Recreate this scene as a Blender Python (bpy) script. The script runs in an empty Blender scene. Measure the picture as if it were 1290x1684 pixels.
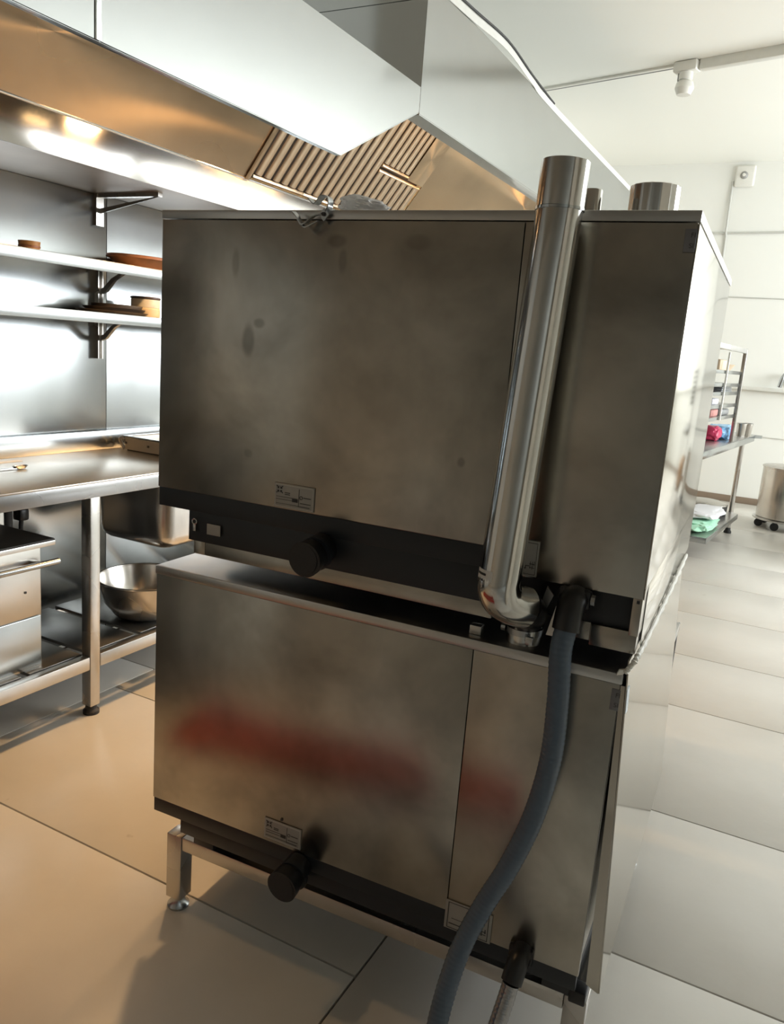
import bpy, bmesh, math, random
from mathutils import Vector, Matrix
random.seed(7)
S = bpy.context.scene
COL = S.collection
PI = math.pi

# ------------------------------------------------------------------ camera
cam_d = bpy.data.cameras.new('camera'); cam = bpy.data.objects.new('camera', cam_d); COL.objects.link(cam)
RIGHT = Vector((0.8822633, 0.4644795, 0.0766173))
DOWN = Vector((0.1615586, -0.1458775, -0.9760218))
FWD = Vector((-0.4421654, 0.8734864, -0.2037430))
m = Matrix((RIGHT, -DOWN, -FWD)).transposed().to_4x4()
m.translation = Vector((1.2644314, -1.3257637, 1.4476396))
cam.matrix_world = m
cam_d.sensor_fit = 'VERTICAL'; cam_d.sensor_height = 24.0; cam_d.lens = 24.0 * 1300 / 1684
cam_d.clip_start = 0.02
S.camera = cam

# ------------------------------------------------------------------ exposure, world, lights
S.view_settings.view_transform = 'Standard'; S.view_settings.look = 'None'
S.view_settings.gamma = 1.0; S.view_settings.use_curve_mapping = False
S.view_settings.exposure = -0.10
w = bpy.data.worlds.new('world'); S.world = w; w.use_nodes = True
bg = w.node_tree.nodes['Background']; bg.inputs[0].default_value = (0.80, 0.90, 1.0, 1); bg.inputs[1].default_value = 1.2

def area(name, loc, direction, sx, sy, power, color):
    d = bpy.data.lights.new(name, 'AREA'); d.shape = 'RECTANGLE'; d.size = sx; d.size_y = sy
    d.energy = power; d.color = color
    o = bpy.data.objects.new(name, d); COL.objects.link(o); o.location = loc
    o.rotation_euler = Vector(direction).to_track_quat('-Z', 'Y').to_euler()
    return o
WIN_Y = [4.0, 5.9, 7.6]                             # daylight: three high windows in the right wall, one in the back wall beyond the frame
WIN_X = [4.05]
for y in WIN_Y:
    area('daylight', (5.03, y, 2.35), (-1, 0, -0.20), 1.55, 1.42, 126, (0.93, 0.97, 1.0))
for x in WIN_X:
    area('daylight', (x, 8.53, 2.35), (0, -1, 0.15), 1.55, 1.42, 60, (0.95, 0.98, 1.0))

area('daylight', (5.03, -1.9, 1.9), (-1, -0.55, 0.2), 0.9, 1.5, 46, (0.74, 0.88, 1.0))     # small window of the added lobby behind the photographer

# ------------------------------------------------------------------ materials
def newmat(name):
    mt = bpy.data.materials.new(name); mt.use_nodes = True
    nt = mt.node_tree; return mt, nt, nt.nodes['Principled BSDF']
def N(nt, t, **kw):
    n = nt.nodes.new(t)
    for k, v in kw.items(): setattr(n, k, v)
    return n
def plain(name, col, rough=0.5, metal=0.0, var=0.06, scale=18.0, spec=0.5, bump=0.0, trans=0.0, emit=None):
    mt, nt, b = newmat(name)
    tc = N(nt, 'ShaderNodeTexCoord'); no = N(nt, 'ShaderNodeTexNoise'); no.inputs['Scale'].default_value = scale; no.inputs['Detail'].default_value = 4
    nt.links.new(tc.outputs['Object'], no.inputs['Vector'])
    mx = N(nt, 'ShaderNodeMix', data_type='RGBA')
    mx.inputs['A'].default_value = (*[max(0, c * (1 - var)) for c in col], 1); mx.inputs['B'].default_value = (*[min(1, c * (1 + var)) for c in col], 1)
    nt.links.new(no.outputs['Fac'], mx.inputs['Factor']); nt.links.new(mx.outputs['Result'], b.inputs['Base Color'])
    b.inputs['Roughness'].default_value = rough; b.inputs['Metallic'].default_value = metal
    b.inputs['Specular IOR Level'].default_value = spec
    if trans: b.inputs['Transmission Weight'].default_value = trans
    if emit: b.inputs['Emission Color'].default_value = (*emit[0], 1); b.inputs['Emission Strength'].default_value = emit[1]
    if bump:
        bp = N(nt, 'ShaderNodeBump'); bp.inputs['Strength'].default_value = bump; bp.inputs['Distance'].default_value = 0.01
        nt.links.new(no.outputs['Fac'], bp.inputs['Height']); nt.links.new(bp.outputs['Normal'], b.inputs['Normal'])
    return mt
def steel(name, col=(0.60, 0.585, 0.56), r0=0.22, r1=0.36, brush=(1, 1, 60), smudge=2.6, wave=0.0, wscale=1.2, brushb=0.0, dirt=0.16, aniso=0.0, stains=()):
    """brushed stainless steel: fine brush lines, greasy smudges in roughness and tint, faint sheet waviness"""
    mt, nt, b = newmat(name)
    tc = N(nt, 'ShaderNodeTexCoord')
    sm = N(nt, 'ShaderNodeTexNoise'); sm.inputs['Scale'].default_value = smudge; sm.inputs['Detail'].default_value = 5; sm.inputs['Roughness'].default_value = 0.58
    sm.inputs['Distortion'].default_value = 0.25
    nt.links.new(tc.outputs['Object'], sm.inputs['Vector'])
    s2 = N(nt, 'ShaderNodeTexNoise'); s2.inputs['Scale'].default_value = smudge * 0.8; s2.inputs['Detail'].default_value = 1
    nt.links.new(tc.outputs['Object'], s2.inputs['Vector'])
    rm = N(nt, 'ShaderNodeMapRange'); rm.inputs['From Min'].default_value = 0.2; rm.inputs['From Max'].default_value = 0.8
    rm.inputs['To Min'].default_value = r0; rm.inputs['To Max'].default_value = r1
    nt.links.new(s2.outputs['Fac'], rm.inputs['Value']); nt.links.new(rm.outputs['Result'], b.inputs['Roughness'])
    cr = N(nt, 'ShaderNodeValToRGB'); cr.color_ramp.elements[0].position = 0.34; cr.color_ramp.elements[1].position = 0.66
    cr.color_ramp.elements[0].color = (*[c * (1 - dirt) for c in col], 1); cr.color_ramp.elements[1].color = (*col, 1)
    nt.links.new(sm.outputs['Fac'], cr.inputs['Fac']); col_out = cr.outputs['Color']
    for (px_, pz_, rx_, rz_, k_) in stains:                        # greasy finger marks that stay on the sheet
        sv = N(nt, 'ShaderNodeVectorMath', operation='SUBTRACT'); sv.inputs[1].default_value = (px_, 0, pz_)
        nt.links.new(tc.outputs['Object'], sv.inputs[0])
        sc = N(nt, 'ShaderNodeVectorMath', operation='MULTIPLY'); sc.inputs[1].default_value = (1 / rx_, 0, 1 / rz_); nt.links.new(sv.outputs[0], sc.inputs[0])
        ln = N(nt, 'ShaderNodeVectorMath', operation='LENGTH'); nt.links.new(sc.outputs[0], ln.inputs[0])
        mr = N(nt, 'ShaderNodeMapRange', interpolation_type='SMOOTHSTEP'); mr.inputs['From Min'].default_value = 0.45; mr.inputs['From Max'].default_value = 1.0
        mr.inputs['To Min'].default_value = k_; mr.inputs['To Max'].default_value = 1.0; nt.links.new(ln.outputs['Value'], mr.inputs['Value'])
        mm = N(nt, 'ShaderNodeMix', data_type='RGBA', blend_type='MULTIPLY'); mm.inputs['Factor'].default_value = 1.0
        cc = N(nt, 'ShaderNodeCombineColor')
        for i_ in range(3): nt.links.new(mr.outputs['Result'], cc.inputs[i_])
        nt.links.new(col_out, mm.inputs['A']); nt.links.new(cc.outputs['Color'], mm.inputs['B']); col_out = mm.outputs['Result']
    nt.links.new(col_out, b.inputs['Base Color'])
    b.inputs['Metallic'].default_value = 1.0
    if aniso:
        tg = N(nt, 'ShaderNodeTangent', direction_type='RADIAL', axis='Z'); nt.links.new(tg.outputs[0], b.inputs['Tangent'])
        b.inputs['Anisotropic'].default_value = aniso; b.inputs['Anisotropic Rotation'].default_value = 0.25
    mp = N(nt, 'ShaderNodeMapping'); mp.inputs['Scale'].default_value = brush
    br = N(nt, 'ShaderNodeTexNoise'); br.inputs['Scale'].default_value = 14; br.inputs['Detail'].default_value = 3
    nt.links.new(tc.outputs['Object'], mp.inputs['Vector']); nt.links.new(mp.outputs['Vector'], br.inputs['Vector'])
    bp = N(nt, 'ShaderNodeBump'); bp.inputs['Strength'].default_value = brushb; bp.inputs['Distance'].default_value = 0.002
    nt.links.new(br.outputs['Fac'], bp.inputs['Height'])
    last = bp
    if wave:
        wn = N(nt, 'ShaderNodeTexNoise'); wn.inputs['Scale'].default_value = wscale; wn.inputs['Detail'].default_value = 1
        nt.links.new(tc.outputs['Object'], wn.inputs['Vector'])
        b2 = N(nt, 'ShaderNodeBump'); b2.inputs['Strength'].default_value = 1.0; b2.inputs['Distance'].default_value = wave
        nt.links.new(wn.outputs['Fac'], b2.inputs['Height']); nt.links.new(bp.outputs['Normal'], b2.inputs['Normal']); last = b2
    nt.links.new(last.outputs['Normal'], b.inputs['Normal'])
    return mt
M = {}
M['oven'] = steel('oven_steel', (0.53, 0.50, 0.445), 0.20, 0.28, (30, 30, 1), 4.2, 0.0014, 1.2, dirt=0.42, aniso=0.3,
    stains=((0.230, 1.438, 0.020, 0.042, 0.60), (0.255, 1.474, 0.018, 0.013, 0.66), (0.425, 1.636, 0.028, 0.016, 0.70), (0.192, 1.59, 0.012, 0.036, 0.75), (0.716, 1.249, 0.010, 0.012, 0.70), (0.440, 1.60, 0.012, 0.03, 0.80), (0.594, 1.636, 0.035, 0.018, 0.82), (0.241, 1.206, 0.014, 0.012, 0.8)))
M['oven_side'] = steel('oven_side_steel', (0.48, 0.455, 0.405), 0.08, 0.15, (1, 30, 30), 3.0, 0.002, 1.5, dirt=0.10)
M['hood'] = steel('hood_steel', (0.46, 0.475, 0.475), 0.10, 0.14, (30, 30, 1), 1.2, 0.0015, 0.9, dirt=0.06, aniso=0.7)
M['hood_in'] = steel('dim_lamplit_hood_steel', (0.37, 0.275, 0.18), 0.24, 0.30, (30, 30, 1), 1.6, 0.002, 0.9, dirt=0.25, aniso=0.96)  # warm lamp glow put into the colour, dimmer copy for the low section
M['hood_in2'] = steel('bright_lamplit_hood_steel', (0.62, 0.46, 0.30), 0.22, 0.28, (30, 30, 1), 1.6, 0.003, 0.9, dirt=0.20, aniso=0.96)  # brighter copy for the tall section, stronger lamp glow in the colour
M['gutter'] = steel('gutter_steel', (0.46, 0.44, 0.41), 0.14, 0.19, (30, 30, 1), 1.6, 0.002, 1.5, dirt=0.10, aniso=0.96)
M['under'] = steel('dull_brown_underside', (0.34, 0.28, 0.23), 0.38, 0.5, (30, 30, 1), 2.0, dirt=0.2)  # browner, darker and rougher than the plain steel
M['splash'] = steel('splashback_steel', (0.40, 0.42, 0.425), 0.16, 0.26, (30, 30, 1), 1.8, 0.003, 1.2, dirt=0.14, aniso=0.5)
M['steel'] = steel('plain_steel', (0.60, 0.59, 0.57), 0.24, 0.36, (40, 1, 40), 4.0)
M['steel_dark'] = steel('shaded_shelf_steel', (0.27, 0.265, 0.25), 0.34, 0.46, (40, 1, 40), 4.0)  # shade under the worktable put into the colour
M['edge'] = steel('edge_steel', (0.40, 0.40, 0.40), 0.22, 0.32, (40, 1, 40), 4.0)
M['steel_v'] = steel('leg_steel', (0.58, 0.56, 0.53), 0.22, 0.32, (40, 40, 1), 5.0)
M['top'] = steel('worktop_steel', (0.66, 0.61, 0.54), 0.26, 0.42, (40, 1, 40), 2.2, dirt=0.25)
M['pipe'] = steel('polished_pipe', (0.66, 0.65, 0.62), 0.10, 0.17, (60, 60, 1), 5.0)
M['zinc'] = steel('zinc_steel', (0.50, 0.52, 0.53), 0.18, 0.3, (1, 1, 1), 12.0)
M['baffle'] = steel('baffle_steel', (0.68, 0.55, 0.41), 0.28, 0.4, (60, 1, 60), 6.0)  # filters carry the same warm lamp tint in their colour
M['bowl'] = steel('bowl_steel', (0.64, 0.61, 0.57), 0.2, 0.3, (1, 1, 60), 4.0)
M['darkband'] = plain('charcoal_coating', (0.014, 0.017, 0.021), 0.40, 0.0, 0.15, 6)
M['black'] = plain('black_plastic', (0.012, 0.012, 0.013), 0.35, 0.0, 0.1)
M['rubber'] = plain('black_rubber', (0.02, 0.02, 0.02), 0.6)
M['hose'] = plain('blue_grey_hose', (0.085, 0.120, 0.165), 0.24, 0.0, 0.08, 40)
M['hose2'] = steel('grey_metal_hose', (0.42, 0.42, 0.43), 0.2, 0.3, (1, 1, 1), 8.0)
M['plate'] = plain('silver_label', (0.36, 0.35, 0.32), 0.45, 0.3, 0.05, 60)
M['ink'] = plain('label_ink', (0.03, 0.03, 0.03), 0.5)
M['plate_line'] = plain('label_line', (0.52, 0.51, 0.47), 0.45)
M['sticker'] = plain('pale_sticker', (0.62, 0.70, 0.76), 0.35, 0.0, 0.04)
M['sticker_clear'] = plain('clear_grey_sticker', (0.20, 0.20, 0.21), 0.25, 0.2, 0.04)
M['white_label'] = plain('white_paper', (0.74, 0.73, 0.70), 0.5)
M['tape'] = plain('white_sealant', (0.90, 0.90, 0.84), 0.5, 0.0, 0.08, 30, bump=0.4)
M['wall'] = plain('white_paint', (0.80, 0.80, 0.75), 0.55, 0.0, 0.02, 1.2)
M['wall_rear'] = plain('taupe_paint', (0.42, 0.38, 0.315), 0.7, 0.0, 0.06, 1.2)
M['ceil'] = plain('ceiling_paint', (0.88, 0.88, 0.82), 0.65, 0.0, 0.02, 0.8)
M['trim'] = plain('trim_paint', (0.74, 0.74, 0.69), 0.5)
M['conduit'] = plain('grey_conduit', (0.52, 0.52, 0.48), 0.5)
M['cable_grey'] = plain('grey_cable', (0.26, 0.26, 0.25), 0.5)
M['fitting'] = plain('cream_plastic', (0.74, 0.73, 0.67), 0.4)
M['fitting_d'] = plain('grey_plastic', (0.30, 0.30, 0.28), 0.4)
M['skirting'] = plain('brown_skirting', (0.24, 0.18, 0.13), 0.4)
M['grout'] = plain('dark_joint', (0.20, 0.18, 0.15), 0.8)
M['red'] = plain('red_paint', (0.30, 0.018, 0.015), 0.4)
M['wood'] = plain('orange_wood', (0.46, 0.24, 0.085), 0.5, 0.0, 0.25, 30)
M['brownwood'] = plain('brown_clay', (0.27, 0.115, 0.05), 0.45, 0.0, 0.35, 25)
M['darktray'] = plain('dark_tray', (0.12, 0.095, 0.075), 0.4, 0.6, 0.2, 20)
M['cream'] = plain('cream_jar', (0.66, 0.50, 0.30), 0.45, 0.0, 0.15, 40)
M['cream2'] = plain('pale_jar', (0.70, 0.62, 0.48), 0.4, 0.0, 0.3, 30)
M['darklid'] = plain('dark_lid', (0.07, 0.045, 0.035), 0.4)
M['panblack'] = plain('black_pan', (0.015, 0.015, 0.017), 0.4)
M['blue'] = plain('blue_plastic_wrap', (0.22, 0.50, 0.88), 0.25, 0.0, 0.3, 9, bump=0.6)
M['pink'] = plain('crimson_plastic_wrap', (0.62, 0.05, 0.13), 0.3, 0.0, 0.3, 12, bump=0.6)
M['green'] = plain('mint_cloth', (0.42, 0.74, 0.55), 0.75, 0.0, 0.1, 15, bump=0.4)
M['whitecloth'] = plain('white_cloth', (0.80, 0.80, 0.82), 0.7, 0.0, 0.06, 15, bump=0.4)
M['bag'] = plain('crumpled_clear_plastic', (0.93, 0.92, 0.90), 0.55, 0.0, 0.06, 30, bump=0.3, trans=0.55)
M['beige'] = plain('beige_basket', (0.66, 0.52, 0.36), 0.7, 0.0, 0.2, 40)
M['greytray'] = plain('grey_trays', (0.36, 0.37, 0.38), 0.35, 0.5, 0.1)
M['salmon'] = plain('salmon_box', (0.62, 0.28, 0.25), 0.5)
M['whitebox'] = plain('white_box', (0.72, 0.72, 0.76), 0.5)
M['grease'] = plain('dark_top', (0.018, 0.016, 0.014), 0.5, 0.0, 0.3, 9)
M['tube'] = plain('lamp_tube', (0.9, 0.8, 0.6), 0.4, emit=((1.0, 0.72, 0.38), 9.0))

def floor_mat():
    mt, nt, b = newmat('floor_tile')
    tc = N(nt, 'ShaderNodeTexCoord'); gm = N(nt, 'ShaderNodeNewGeometry')
    no = N(nt, 'ShaderNodeTexNoise'); no.inputs['Scale'].default_value = 1.7; no.inputs['Detail'].default_value = 6; no.inputs['Roughness'].default_value = 0.6
    nt.links.new(gm.outputs['Position'], no.inputs['Vector'])
    cr = N(nt, 'ShaderNodeValToRGB')
    cr.color_ramp.elements[0].position = 0.3; cr.color_ramp.elements[0].color = (0.58, 0.555, 0.50, 1)
    cr.color_ramp.elements[1].position = 0.7; cr.color_ramp.elements[1].color = (0.66, 0.635, 0.585, 1)
    nt.links.new(no.outputs['Fac'], cr.inputs['Fac'])
    vo = N(nt, 'ShaderNodeTexVoronoi'); vo.inputs['Scale'].default_value = 5.5; vo.inputs['Randomness'].default_value = 1
    n2 = N(nt, 'ShaderNodeTexNoise'); n2.inputs['Scale'].default_value = 30
    nt.links.new(gm.outputs['Position'], n2.inputs['Vector'])
    vm = N(nt, 'ShaderNodeVectorMath', operation='MULTIPLY_ADD'); vm.inputs[1].default_value = (0.03, 0.03, 0.03)
    nt.links.new(n2.outputs['Color'], vm.inputs[0]); nt.links.new(gm.outputs['Position'], vm.inputs[2]); nt.links.new(vm.outputs[0], vo.inputs['Vector'])
    sp = N(nt, 'ShaderNodeMapRange'); sp.inputs['From Min'].default_value = 0.03; sp.inputs['From Max'].default_value = 0.075
    sp.inputs['To Min'].default_value = 0.45; sp.inputs['To Max'].default_value = 0.0
    nt.links.new(vo.outputs['Distance'], sp.inputs['Value'])
    n3 = N(nt, 'ShaderNodeTexNoise'); n3.inputs['Scale'].default_value = 1.3; nt.links.new(gm.outputs['Position'], n3.inputs['Vector'])
    th = N(nt, 'ShaderNodeMath', operation='GREATER_THAN'); th.inputs[1].default_value = 0.52; nt.links.new(n3.outputs['Fac'], th.inputs[0])
    ml = N(nt, 'ShaderNodeMath', operation='MULTIPLY'); nt.links.new(sp.outputs['Result'], ml.inputs[0]); nt.links.new(th.outputs[0], ml.inputs[1])
    mx = N(nt, 'ShaderNodeMix', data_type='RGBA'); mx.inputs['B'].default_value = (0.16, 0.13, 0.10, 1)
    nt.links.new(ml.outputs[0], mx.inputs['Factor']); nt.links.new(cr.outputs['Color'], mx.inputs['A']); nt.links.new(mx.outputs['Result'], b.inputs['Base Color'])
    rr = N(nt, 'ShaderNodeMapRange'); rr.inputs['To Min'].default_value = 0.24; rr.inputs['To Max'].default_value = 0.42
    nt.links.new(no.outputs['Fac'], rr.inputs['Value']); nt.links.new(rr.outputs['Result'], b.inputs['Roughness'])
    bp = N(nt, 'ShaderNodeBump'); bp.inputs['Strength'].default_value = 0.12; bp.inputs['Distance'].default_value = 0.003
    nt.links.new(n2.outputs['Fac'], bp.inputs['Height']); nt.links.new(bp.outputs['Normal'], b.inputs['Normal'])
    return mt
M['floor'] = floor_mat()

# ------------------------------------------------------------------ mesh helpers
def nb(): return bmesh.new()
def box(bm, lo, hi, bev=0.0, mat=None, seg=2):
    c = [(a + b) / 2 for a, b in zip(lo, hi)]; s = [abs(b - a) for a, b in zip(lo, hi)]
    r = bmesh.ops.create_cube(bm, size=1.0)['verts']
    for v in r: v.co = Vector((v.co.x * s[0] + c[0], v.co.y * s[1] + c[1], v.co.z * s[2] + c[2]))
    if bev:
        bev = min(bev, min(s) * 0.45)
        es = list({e for v in r for e in v.link_edges})
        bmesh.ops.bevel(bm, geom=es, offset=bev, segments=seg, affect='EDGES', profile=0.5)
    return bm
def prism(bm, pts, d0, d1, axis='Y'):
    """polygon pts (2D) extruded along axis between d0 and d1"""
    def mk(p, d):
        if axis == 'Y': return (p[0], d, p[1])
        if axis == 'X': return (d, p[0], p[1])
        return (p[0], p[1], d)
    a = [bm.verts.new(mk(p, d0)) for p in pts]; b = [bm.verts.new(mk(p, d1)) for p in pts]
    bm.faces.new(a); bm.faces.new(b[::-1]); n = len(pts)
    for i in range(n): bm.faces.new((a[i], b[i], b[(i + 1) % n], a[(i + 1) % n]))
    return bm
def frame_at(d):
    d = d.normalized(); u = d.cross(Vector((0, 0, 1)))
    if u.length < 1e-3: u = d.cross(Vector((1, 0, 0)))
    u.normalize(); return u, d.cross(u).normalized()
def tube(bm, pts, rad, seg=14, caps=True):
    """tube along a polyline; rad a number or a list; parallel-transported frames"""
    P = [Vector(p) for p in pts]; n = len(P)
    R = rad if isinstance(rad, (list, tuple)) else [rad] * n
    T = []
    for i in range(n):
        a = P[max(i - 1, 0)]; b = P[min(i + 1, n - 1)]; t = (b - a)
        T.append(t.normalized() if t.length > 1e-9 else Vector((0, 0, 1)))
    u, v = frame_at(T[0]); rings = []
    for i in range(n):
        u = (u - T[i] * u.dot(T[i])).normalized(); v = T[i].cross(u)
        rings.append([bm.verts.new(P[i] + (u * math.cos(2 * PI * k / seg) + v * math.sin(2 * PI * k / seg)) * R[i]) for k in range(seg)])
    for i in range(n - 1):
        for k in range(seg):
            bm.faces.new((rings[i][k], rings[i][(k + 1) % seg], rings[i + 1][(k + 1) % seg], rings[i + 1][k]))
    if caps: bm.faces.new(rings[0][::-1]); bm.faces.new(rings[-1])
    return bm
def lathe(bm, prof, c=(0, 0, 0), seg=32, sx=1, sy=1):
    """profile [(r,z)] turned about a vertical axis at c"""
    rings = []
    for r, z in prof:
        if r < 1e-6: rings.append([bm.verts.new((c[0], c[1], c[2] + z))])
        else: rings.append([bm.verts.new((c[0] + r * sx * math.cos(2 * PI * k / seg), c[1] + r * sy * math.sin(2 * PI * k / seg), c[2] + z)) for k in range(seg)])
    for a, b in zip(rings, rings[1:]):
        for k in range(seg):
            k2 = (k + 1) % seg
            if len(a) == 1 and len(b) == 1: continue
            if len(a) == 1: bm.faces.new((a[0], b[k2], b[k]))
            elif len(b) == 1: bm.faces.new((a[k], a[k2], b[0]))
            else: bm.faces.new((a[k], a[k2], b[k2], b[k]))
    return bm
def smooth_pts(ctrl, per=12):
    P = [Vector(p) for p in ctrl]; P = [P[0] * 2 - P[1]] + P + [P[-1] * 2 - P[-2]]; out = []
    for i in range(1, len(P) - 2):
        for k in range(per):
            t = k / per; a, b, c, d = P[i - 1], P[i], P[i + 1], P[i + 2]
            out.append(0.5 * ((2 * b) + (c - a) * t + (2 * a - 5 * b + 4 * c - d) * t * t + (3 * b - a - 3 * c + d) * t ** 3))
    out.append(P[-2]); return out
def ribbon(bm, pts, wdir, width, thick):
    """a flat strip along pts, width along wdir"""
    P = [Vector(p) for p in pts]; W = Vector(wdir).normalized() * (width / 2); rings = []
    for i, p in enumerate(P):
        t = (P[min(i + 1, len(P) - 1)] - P[max(i - 1, 0)]).normalized(); n = t.cross(W).normalized() * (thick / 2)
        rings.append([bm.verts.new(p + a) for a in (W + n, W - n, -W - n, -W + n)])
    for a, b in zip(rings, rings[1:]):
        for k in range(4): bm.faces.new((a[k], a[(k + 1) % 4], b[(k + 1) % 4], b[k]))
    bm.faces.new(rings[0][::-1]); bm.faces.new(rings[-1]); return bm
def obj(name, bm, mat, parent=None, smooth=True, label=None):
    bmesh.ops.recalc_face_normals(bm, faces=bm.faces[:])
    me = bpy.data.meshes.new(name); bm.to_mesh(me); bm.free()
    if smooth:
        me.polygons.foreach_set('use_smooth', [True] * len(me.polygons))
        me.set_sharp_from_angle(angle=math.radians(35))
    me.materials.append(M[mat] if isinstance(mat, str) else mat)
    o = bpy.data.objects.new(name, me); COL.objects.link(o)
    if parent: o.parent = parent
    if label: o['label'] = label
    return o
def B(name, lo, hi, mat, parent=None, bev=0.002, label=None): return obj(name, box(nb(), lo, hi, bev), mat, parent, label=label)
def T(name, pts, r, mat, parent=None, seg=14, label=None): return obj(name, tube(nb(), pts, r, seg), mat, parent, label=label)
def thing(name, label, cat, loc=(0, 0, 0), rz=0.0, group=None):
    o = bpy.data.objects.new(name, None); COL.objects.link(o); o.location = loc; o.rotation_euler = (0, 0, rz); o.empty_display_size = 0.05
    o['label'] = label; o['category'] = cat
    if group: o['group'] = group
    return o
def tag(o, label, cat, group=None):
    o['label'] = label; o['category'] = cat
    if group: o['group'] = group
    return o
def struct(o): o['kind'] = 'structure'; return o
def dup(o, parent=None):
    c = o.copy(); COL.objects.link(c)
    if parent: c.parent = parent
    for ch in list(o.children): dup(ch, c)
    return c
def text(name, body, size, mat, parent, loc, rot):
    cu = bpy.data.curves.new(name, 'FONT'); cu.body = body; cu.size = size; cu.extrude = 0.0002; cu.align_x = 'CENTER'; cu.align_y = 'CENTER'
    tmp = bpy.data.objects.new(name, cu); me = bpy.data.meshes.new_from_object(tmp)
    bpy.data.objects.remove(tmp); me.materials.clear(); me.materials.append(M[mat])
    o = bpy.data.objects.new(name, me); COL.objects.link(o); o.parent = parent; o.location = loc; o.rotation_euler = rot
    return o

# ------------------------------------------------------------------ the room
XL, XR, YB, YR, H = -1.53, 5.0, 8.5, -3.2, 3.70
floor = struct(B('floor', (XL - 0.2, YR - 0.2, -0.12), (XR + 0.2, YB + 0.2, -0.012), 'grout', bev=0))
g = 0.0028
cols = [(XL, -1.06, [YR, -1.6, 0.3, 1.1, 1.9, 2.7, 3.5, 4.3, 5.1, 5.9, 6.7, 7.5, YB]),
        (-1.06, 0.545, [YR, -2.2, -1.45, -0.68, 0.095, 0.875, 1.66, 2.44, 3.22, 4.0, 4.8, 5.6, 6.4, 7.2, YB]),
        (0.545, 2.15, [YR, -2.67, -1.88, -1.1, -0.30, 0.512, 1.25, 2.175, 2.866, 3.655, 4.44, 5.22, 6.0, 6.8, 7.6, YB]),
        (2.15, 3.75, [YR, -2.67, -1.88, -1.1, -0.30, 0.512, 1.25, 2.175, 2.866, 3.655, 4.44, 5.22, 6.0, 6.8, 7.6, YB]),
        (3.75, XR, [YR, -1.0, 1.0, 3.0, 5.0, 7.0, YB])]
for x0, x1, ys in cols:
    for y0, y1 in zip(ys, ys[1:]):
        B('tile', (x0 + g, y0 + g, -0.014), (x1 - g, y1 - g, 0.0), 'floor', floor, bev=0.0015)
ceil = struct(B('ceiling', (XL - 0.2, YR - 0.2, H), (XR + 0.2, YB + 0.2, H + 0.15), 'ceil', bev=0))
wl = struct(B('wall_left', (XL - 0.2, YR - 0.2, 0), (XL - 0.012, YB + 0.2, H), 'wall', bev=0))
for y0, y1 in ((-1.3, 0.02), (0.02, 1.262), (1.262, 2.5), (2.5, 3.74), (3.74, 4.98), (4.98, 6.2)):
    B('splashback_panel', (XL - 0.012, y0 + 0.0012, 0.02), (XL, y1 - 0.0012, 2.0), 'splash', wl, bev=0.001)
wr = struct(B('wall_rear', (XL - 0.2, YR - 0.2, 0), (XR + 0.2, YR, H), 'wall_rear', bev=0))
# added unseen lobby: low ceiling, partition and lintel block light to the front floor
struct(B('ceiling_blocker', (XL, YR, 2.55), (XR, 0.25, 2.62), 'wall_rear', bev=0))
bm = nb()
for a, b, z0, z1 in ((YR - 0.2, -2.45, 0, H), (-1.35, -0.751, 0, H), (-2.45, -1.35, 0, 1.05), (-2.45, -1.35, 2.75, H)): box(bm, (XR, a, z0), (XR + 0.2, b, z1))
struct(obj('wall_lobby', bm, 'wall_rear'))
bm = nb()
for a, b, z0, z1 in ((-2.45, -2.40, 1.05, 2.55), (-1.40, -1.35, 1.05, 2.55), (-2.40, -1.40, 1.05, 1.10), (-1.92, -1.88, 1.1, 2.55)): box(bm, (XR - 0.02, a, z0), (XR + 0.015, b, z1))
struct(obj('window_4', bm, 'trim'))
struct(B('wall_blocker', (1.85, -0.75, 0), (XR, -0.60, 2.55), 'wall_rear', bev=0))
bm = nb(); box(bm, (XL, 0.10, 2.62), (XR, 0.25, H)); struct(obj('wall_blocker_upper', bm, 'wall_rear'))
# right wall and back wall with window openings
ww, WZ0, WZ1 = 0.83, 1.6, 3.1
def wall_with_windows(name, cs, lo, hi, ax, d0, d1):
    bm = nb()
    def bb(a, b, z0, z1):
        if ax == 'Y': box(bm, (d0, a, z0), (d1, b, z1))
        else: box(bm, (a, d0, z0), (b, d1, z1))
    edges = [lo] + [e for c in cs for e in (c - ww, c + ww)] + [hi]
    for a, b in zip(edges[::2], edges[1::2]): bb(a, b, 0, H)
    for c in cs: bb(c - ww, c + ww, 0, WZ0); bb(c - ww, c + ww, WZ1, H)
    struct(obj(name, bm, 'wall'))
wall_with_windows('wall_right', WIN_Y, -0.75, YB + 0.2, 'Y', XR, XR + 0.2)
wall_with_windows('wall_back', WIN_X, XL - 0.2, XR + 0.2, 'X', YB, YB + 0.2)
for k, (ax, c) in enumerate([('Y', y) for y in WIN_Y] + [('X', x) for x in WIN_X]):
    bm = nb(); t = 0.05
    for (a, z0), (b, z1) in (((c - ww, WZ0), (c - ww + t, WZ1)), ((c + ww - t, WZ0), (c + ww, WZ1)), ((c - ww + t, WZ0), (c + ww - t, WZ0 + t)), ((c - ww + t, WZ1 - t), (c + ww - t, WZ1)),
                   ((c - t / 2, WZ0 + t), (c + t / 2, WZ1 - t)), ((c - ww + t, 2.6), (c - t / 2, 2.6 + t)), ((c + t / 2, 2.6), (c + ww - t, 2.6 + t))):
        if ax == 'Y': box(bm, (XR - 0.02, a, z0), (XR + 0.015, b, z1))
        else: box(bm, (a, YB - 0.02, z0), (b, YB + 0.015, z1))
    struct(obj('window_%d' % (k + 1), bm, 'trim'))
struct(B('baseboard_back', (XL + 0.01, YB - 0.015, 0.0), (XR, YB, 0.075), 'skirting'))
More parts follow.
